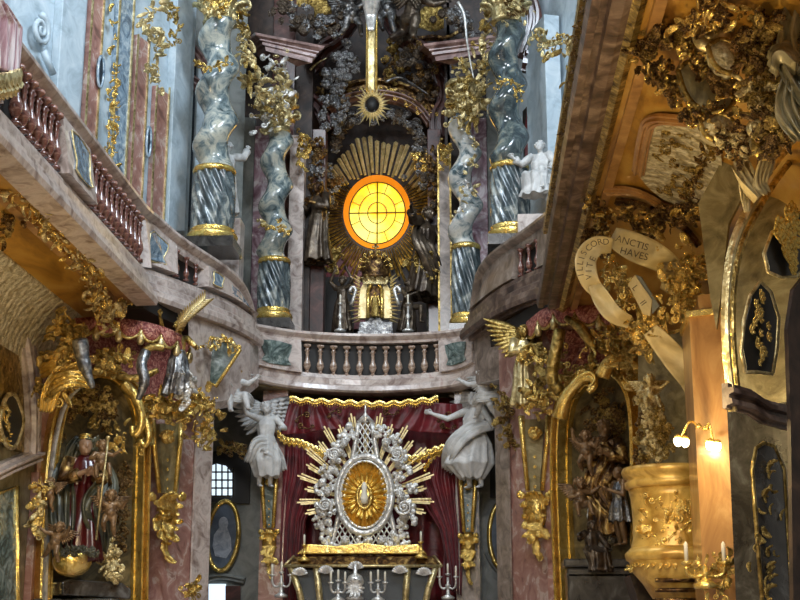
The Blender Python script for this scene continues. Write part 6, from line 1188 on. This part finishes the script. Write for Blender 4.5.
tag(b.build('pulpit_rail', 'gold_dark'), 'dark bronze rails beneath the pulpit', 'rail')
# relief above the pulpit
for la, pts, n, sp, sz, m, m2, sd in (('pale grey cloud relief rising behind the pulpit rim', [(650, 392, 13.6), (654, 410, 13.6), (660, 430, 13.6), (652, 452, 13.6)], 30, 11, (13, 22), 'gold_pale', 'gold_old', 111), ('shadowed drapery relief behind the pulpit rim at left', [(644, 420, 14), (648, 450, 14), (640, 462, 14)], 16, 7, (12, 20), 'gold_dark', 'gold_old', 112)):
    cluster('gilded_relief', la, 'relief', pts, n, sp, sz, m, seed=sd, m2=m2, mix=(('cloud', 3), ('leaf', 1)))
putto('pale putto head and shoulders above the pulpit rim', 650, 395, 13.2, 44, 'p_sit', 'gold_pale', turn=10)
pxpoly('relief_backing', Plane((2.9, 14.2), (4.0, 13.6)), [(640, 340), (690, 330), (695, 480), (640, 480)], 0, .05, 'olive'); tag(bpy.data.objects['relief_backing'], 'olive gold wall field behind the pulpit relief', 'panel')
# banner with inscription
bn = thing('inscribed_banner', 'cream inscribed scroll banner curling among gilded foliage of the pulpit canopy', 'banner', P(620, 320, 12))
def band(pts, w, name, m='banner', flut=.03, n=40, ref=None):
    path = smooth_path([P(*p) for p in pts], n); b = MB(); rings = []
    for i, p in enumerate(path):
        t = (path[min(i + 1, n - 1)] - path[max(i - 1, 0)]).normalized(); f = (CAM - p).normalized(); a = t.cross(f).normalized(); e = i / (n - 1); W = w * S(12) * (.75 + .35 * sin(pi * e))
        row = [p + a * (W * (j / 10 - .5)) + f * (flut * sin(2 * pi * e * 1.5 + j * .25) + .02 * cos(j * .6)) for j in range(11)]; rings.append(row + [q - f * .02 for q in reversed(row)])
    b.loft(rings); return b.build(name, m, bn)
band([(612, 236, 12.2), (632, 246, 12), (656, 256, 11.9), (674, 268, 12)], 27, 'upper_fold'); band([(612, 246, 12.0), (596, 244, 11.9), (584, 258, 11.85), (588, 280, 11.85), (598, 292, 11.9)], 20, 'left_loop')
band([(594, 284, 11.9), (602, 300, 11.8), (614, 316, 11.8), (630, 322, 11.9)], 17, 'lower_tail'); band([(672, 262, 11.95), (674, 278, 12), (666, 292, 12.1)], 18, 'right_fold'); band([(650, 330, 11.9), (668, 350, 11.9), (688, 376, 12.0), (694, 392, 12.1)], 22, 'hanging_end')
def text(body_, x, y, Y, hpx, ang, parent, m='ink', name='lettering'):
    cu = bpy.data.curves.new(name, 'FONT'); cu.body = body_; cu.size = 1; cu.extrude = .02; cu.align_x = 'CENTER'; cu.align_y = 'CENTER'; o = bpy.data.objects.new('temporary', cu); COL.objects.link(o)
    dg = bpy.context.evaluated_depsgraph_get(); me = bpy.data.meshes.new_from_object(o.evaluated_get(dg)); bpy.data.objects.remove(o); me.materials.clear()
    p = P(x, y, Y); f = (CAM - p).normalized(); u = V((0, 0, 1)).cross(f).normalized(); w = f.cross(u); a = radians(ang); d = u * cos(a) + w * sin(a)
    return inst(me, name, m, parent, basis(p, d, f, hpx * S(Y)))
text('ANCTIS', 632, 243, 11.7, 10, -20, bn); text('HAVES', 634, 254, 11.7, 10, -18, bn)
for ch, x, y, a in (('I', 581, 275, 98), ('L', 580, 269, 90), ('L', 580.5, 263, 80), ('I', 582, 258, 72), ('S', 584, 253, 62), ('C', 589, 248, 48), ('O', 594, 244, 30), ('R', 600, 242, 15), ('D', 606, 242, 0)): text(ch, x, y, 11.6, 9, a, bn)
for ch, x, y, a in (('V', 589, 277, 95), ('I', 589, 271, 88), ('T', 590, 265, 78), ('E', 593, 259, 62)): text(ch, x, y, 11.6, 9, a, bn)
# tablet
tt = thing('inscribed_tablet', 'small grey tablet with two numerals tilted below the banner', 'tablet', P(640, 314, 11.75)); b = MB(); b.prism([P(x, y, 11.75) for x, y in ((628, 284), (635, 275), (652, 300), (650, 316), (643, 314))], (.02, .08, .02)); b.build('slab', 'banner', tt); b = MB(); b.prism([P(x, y, 11.78) for x, y in ((636, 275), (641, 277), (659, 306), (652, 314), (652, 300))], (.02, .08, .02)); b.build('side_face', 'greywall', tt)
text('L', 635, 288, 11.6, 9, -55, tt); text('II', 643, 303, 11.6, 9, -55, tt)
# wall lamps
def lamp(label, x, y, Y, ax, ay):
    t = thing('wall_lamp', label, 'lamp', P(ax, ay, Y + .1)); b = MB(); q = smooth_path([P(ax, ay, Y + .1), P((x + ax) / 2, min(y, ay) - 10, Y), P(x, y - 3, Y)], 16); b.tube(q, .01, 6); b.lathe([(.03, 0), (.035, .01), (.01, .04)], 10, P(ax, ay, Y + .1)); b.build('arm', 'gold', t)
    for dx, dy in ((-3, 1), (4, 2)):
        p = P(x + dx, y + dy, Y); b = MB(); b.lathe([(.008, .03), (.03, .045), (.035, .02), (.02, .05), (.006, .055)], 12, p); sk = b.build('socket', 'gold', t); b = MB(); b.ball(p, .034, 14, (1, 1, 1.3)); b.build('bulb', 'bulb', sk)
    return t
lamp('lit twin bulb wall lamp on the left face of the pulpit pilaster', 681, 440, 10.95, 699, 428); lamp('lit twin bulb wall lamp on the front face of the pulpit pilaster', 713, 444, 10.8, 706, 430)
# candle sconce low on the pilaster
candelabrum('gilded two armed candle sconce low on the pulpit pilaster', 706, 566, 10.7, 2, 20, 'gold', 18)
# ---------------------------------------------------------------- upper right foliage, scrolls and drapery
UC = (
 ('big gilded leaves at the top of the right vault, topmost spray', [(694, 4, 8.6), (712, 6, 8.6), (728, 12, 8.5), (690, 26, 8.7)], 40, 11, (15, 26), 'gold_dark', 'gold', 121),
 ('dark leaf plume pointing left on the upper right vault', [(640, 54, 9.2), (654, 40, 9.1), (670, 36, 9), (684, 44, 9)], 40, 8, (16, 27), 'gold_dark', 'gold_old', 122),
 ('glinting gilded leaf tongue under the dark plume, upper right', [(644, 62, 9.1), (656, 70, 9.1), (668, 82, 9.2), (680, 88, 9.2)], 46, 8, (13, 22), 'gold_dark', 'gold', 123),
 ('mass of copper dark curls in the upper right corner', [(742, 20, 8.4), (756, 40, 8.4), (768, 66, 8.4), (750, 60, 8.5), (772, 20, 8.4)], 90, 20, (16, 28), 'gold_dark', 'gold_old', 124),
 ('gilded foliage trail over the scroll shield at upper right', [(690, 50, 8.9), (706, 62, 8.8), (722, 80, 8.8), (734, 96, 8.8)], 60, 12, (13, 22), 'gold_dark', 'gold', 125),
 ('spiky pale gold sunburst foliage in the upper right', [(748, 86, 8.5), (762, 92, 8.5), (758, 104, 8.5)], 46, 11, (16, 28), 'gold_old', 'gold_pale', 126),
 ('gold leaf trail bordering the scroll shield foot', [(676, 96, 9.1), (690, 108, 9.1), (704, 116, 9), (720, 112, 9)], 46, 9, (12, 20), 'gold_dark', 'gold', 127),
 ('copper foliage between the shield and the near arch', [(760, 120, 8.4), (776, 132, 8.4), (786, 110, 8.3), (770, 150, 8.5)], 70, 14, (14, 24), 'gold_dark', 'gold_old', 128),
 ('gilded foliage around the dark eye of the lower scroll', [(716, 128, 9), (730, 140, 8.9), (744, 150, 8.8), (740, 128, 8.8)], 50, 10, (13, 22), 'gold_dark', 'gold_pale', 129))
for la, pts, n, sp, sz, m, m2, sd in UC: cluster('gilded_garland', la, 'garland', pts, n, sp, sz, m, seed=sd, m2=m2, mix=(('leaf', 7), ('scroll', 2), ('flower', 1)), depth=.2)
def slab(name, pts, Y, m, label, th=.12, rim='gold_old', puff=.05, rw=.02):
    t = thing(name, label, 'shield ornament', P(pts[0][0], pts[0][1], Y)); Y = PC(sum(p[0] for p in pts) / len(pts), min(p[1] for p in pts), Y, .2).y; q = smooth_path([P(x, y, Y) for x, y in pts + [pts[0]]], 40, 2)[:-1]; c = sum(q, V()) / len(q); b = MB(); b.loft([[c + (p - c) * f + V((0, -puff * (1 - f * f) - .0, 0)) for p in q] for f in (.02, .4, .7, .9, 1)] + [[p + V((0, th, 0)) for p in q]]); b.build('body', m, t); b = MB(); b.tube(q + [q[0]], rw, 8); b.build('rim', rim, t); return t
slab('scroll_shield', [(678, 70), (686, 62), (700, 60), (716, 70), (728, 84), (736, 98), (728, 112), (712, 116), (696, 108), (684, 92)], 9.1, 'olive', 'heart shaped olive gold shield with scrolled tip, upper right vault')
slab('rockwork_shield', [(708, 46), (722, 38), (734, 44), (740, 60), (734, 74), (722, 72), (712, 62)], 8.8, 'relief', 'rough textured rockwork shield beside the scroll shield')
slab('rockwork_shield', [(700, 122), (716, 112), (732, 118), (738, 132), (724, 142), (706, 138)], 8.9, 'relief', 'lower rough textured rockwork shield, upper right vault')
for la, x, y, Y, r, m, d in (('pale gold C scroll above the shield, upper right', 708, 34, 8.6, 15, 'gold_pale', 1), ('pale gold ring scroll around a dark eye, upper right', 768, 146, 8.5, 17, 'gold_old', -1), ('cream ball scroll beside the dark eye, upper right', 756, 128, 8.4, 9, 'gold_pale', 1)):
    b = MB(); q = [PC(x, y, Y) + (P(x + p.x * r, y + p.y * r, Y) - P(x, y, Y)) + V((0, -p.z * .3, 0)) for p in spiral(1.5, 1, .2, (0, 0), 0, d, 40)]; b.tube(q, [.055 * r / 15 * (1 - .6 * i / 39) for i in range(40)], 10); b.ball(q[-1], .03, 8); tag(b.build('rolled_scroll', m), la, 'scroll ornament')
# big pale drapery at the right edge and hanging folds
def drape(label, strips, m='olive', name='stucco_drapery'):
    t = thing(name, label, 'drapery', P(*strips[0][0][0]))
    for k, (pts, w, fl) in enumerate(strips):
        Y = pts[0][2]; path = [P(*p) for p in pts]; me = sash_mesh([(0, 0, 0)] + [tuple(p - path[0]) for p in path[1:]], w * S(Y), 3 + k % 2, 'fold', seed=k + int(pts[0][0]), n=34, flutter=fl); put(me, 'fold', m, t, WM[t.name].inverted() @ Matrix.Translation(path[0]))
    return t
drape('huge pale olive stucco drapery falling at the right edge of the view', [([(800, -10, 8), (790, 30, 8), (796, 70, 8), (812, 110, 8)], 34, .05), ([(770, 66, 8.1), (786, 56, 8), (802, 60, 7.9)], 26, .05), ([(788, 80, 8), (782, 100, 8), (792, 126, 8), (800, 140, 8)], 22, .04), ([(812, 10, 8.2), (806, 60, 8.2), (806, 120, 8.2)], 40, .05)])
drape('two cream stucco drapery folds hanging over the near arch', [([(738, 152, 9), (742, 170, 8.9), (748, 186, 8.9), (760, 196, 8.9)], 17, .04), ([(760, 148, 8.9), (768, 162, 8.8), (762, 180, 8.8), (764, 192, 8.9)], 15, .04), ([(744, 168, 9), (744, 190, 9), (747, 212, 9)], 9, .02)], 'banner')
# stone relief strip behind the drapery folds
vb = covehit(CR, 735, 200)
pxpoly('pendentive', Plane((3.3, 11.0), (4.15, 10.6)), [(700, 205), (730, 150), (760, 140), (775, 150), (748, 190), (730, 225), (722, 300), (718, 330), (712, 300)], 0, .05, 'olive'); tag(bpy.data.objects['pendentive'], 'grey textured pendentive strip running down beside the near arch', 'relief panel')
# orange white gallery edge ornaments on the right parapet face
cluster('gilded_garland', 'dark gold beading and leaf string on the outer face of right gallery parapet', 'garland', [V((XR - .12, 9.2, 6.5)), V((XR - .12, 12, 6.45)), V((XR - .12, 15, 6.4))], 44, 8, (9, 14), 'gold_dark', facing=(-1, -.3, -.2), seed=131, depth=.04)
b = MB(); sweep(b, [V((XR - .1, y, 6.62)) for y in (8, 11, 14, 16.4)], [(0, -.05), (.05, -.05), (.06, 0), (.05, .05), (0, .05)], -1); tag(b.build('gold_fillet', 'gold_old'), 'upper gold fillet on the outer face of right gallery parapet', 'moulding')
b = MB(); sweep(b, [V((XR - .1, y, 6.1)) for y in (8, 11, 14, 16.4)], [(0, -.04), (.05, -.04), (.06, 0), (.05, .04), (0, .04)], -1); tag(b.build('gold_fillet', 'gold_old'), 'lower gold fillet on the outer face of right gallery parapet', 'moulding')
pxpoly('window_4', Plane((XR + .9, 12), (XR + .8, 15)), [(578, 172), (584, 166), (587, 190), (580, 200)], 0, .03, 'dayY')['kind'] = 'structure'
# ================================================================ LIGHT
def area(name, loc, target, size, power, col=(1, 1, 1), sy=None):
    d = bpy.data.lights.new(name, 'AREA'); d.energy = power; d.color = col; d.size = size
    if sy: d.shape = 'RECTANGLE'; d.size_y = sy
    o = bpy.data.objects.new(name, d); COL.objects.link(o); o.location = loc
    o.rotation_euler = (V(target) - V(loc)).to_track_quat('-Z', 'Y').to_euler(); return o
def point(name, loc, power, col, r=.05):
    d = bpy.data.lights.new(name, 'POINT'); d.energy = power; d.color = col; d.shadow_soft_size = r; o = bpy.data.objects.new(name, d); COL.objects.link(o); o.location = loc; return o
w = bpy.data.worlds.new('world'); SC.world = w; w.use_nodes = True; bg = w.node_tree.nodes['Background']
N = w.node_tree.nodes; L = w.node_tree.links; tc_ = N.new('ShaderNodeTexCoord'); nz = N.new('ShaderNodeTexNoise'); nz.inputs['Scale'].default_value = 3.5; nz.inputs['Detail'].default_value = 4
L.new(tc_.outputs['Generated'], nz.inputs['Vector']); rp = N.new('ShaderNodeValToRGB'); e = rp.color_ramp.elements; e[0].position = .42; e[0].color = (.05, .042, .035, 1); e[1].position = .66; e[1].color = (1., .93, .82, 1)
L.new(nz.outputs['Fac'], rp.inputs[0]); L.new(rp.outputs[0], bg.inputs['Color']); bg.inputs['Strength'].default_value = .34
area('facade_window_daylight', (0.5, -4, 11), (0, 20, 6.5), 4, 1250, (.93, .96, 1), 5)
area('clerestory_daylight', (3.6, 11, 14.5), (-4.2, 18, 8.5), 3, 1050, (.75, .87, 1), 3)
area('clerestory_daylight', (-3.4, 12, 14.5), (2.5, 19, 7.5), 2.5, 350, (.85, .92, 1), 3)
point('soffit_fill_right', (2.0, 9.0, 3.4), 110, (1, .72, .32), .12)  # added warm fill for the right soffit, no fixture here
point('soffit_fill_left', (-2.4, 13.4, 3.2), 75, (1, .75, .4), .12)  # added warm fill for the left soffit and niche, no fixture here
point('wall_lamp_glow', P(680, 441, 10.8), 9, (1, .7, .28), .04); point('wall_lamp_glow', P(716, 447, 10.6), 9, (1, .7, .28), .04)
point('window_glow', WC + V((0, -1.3, 0)), 14, (1, .6, .15), .3)
point('ornament_fill_right', (2.3, 6.6, 3.6), 45, (1, .74, .36), .1)  # added unseen light to brighten the upper right gilded ornament
vs = SC.view_settings; vs.view_transform = 'Standard'; vs.look = 'None'; vs.gamma = 1; vs.exposure = .15; vs.use_curve_mapping = False

GR = {'gilded_garland': 'gilded garlands on walls, vaults and columns', 'cloud_garland': 'silver and bronze cloud garlands around the altar', 'putto': 'carved putti on the altars', 'spiral_column': 'spiral marble columns of the chancel', 'candelabrum': 'candlesticks and candle branches', 'marble_pilaster': 'flat marble pilasters',
 'gilded_console': 'gilded herm consoles', 'balustrade': 'gallery balustrades', 'gilded_relief': 'gilded relief fields', 'wall_lamp': 'wall lamps by the pulpit', 'cartouche': 'dark cartouches with gilded filling', 'oval_portrait': 'oval portraits in the side bays', 'fringed_canopy': 'red brocade canopies', 'gilded_shell': 'gold shells at the top'}
for o in list(SC.objects):
    if o.parent is None and 'category' in o:
        k = o.name.split('.')[0]
        if k in GR: o['group'] = GR[k]
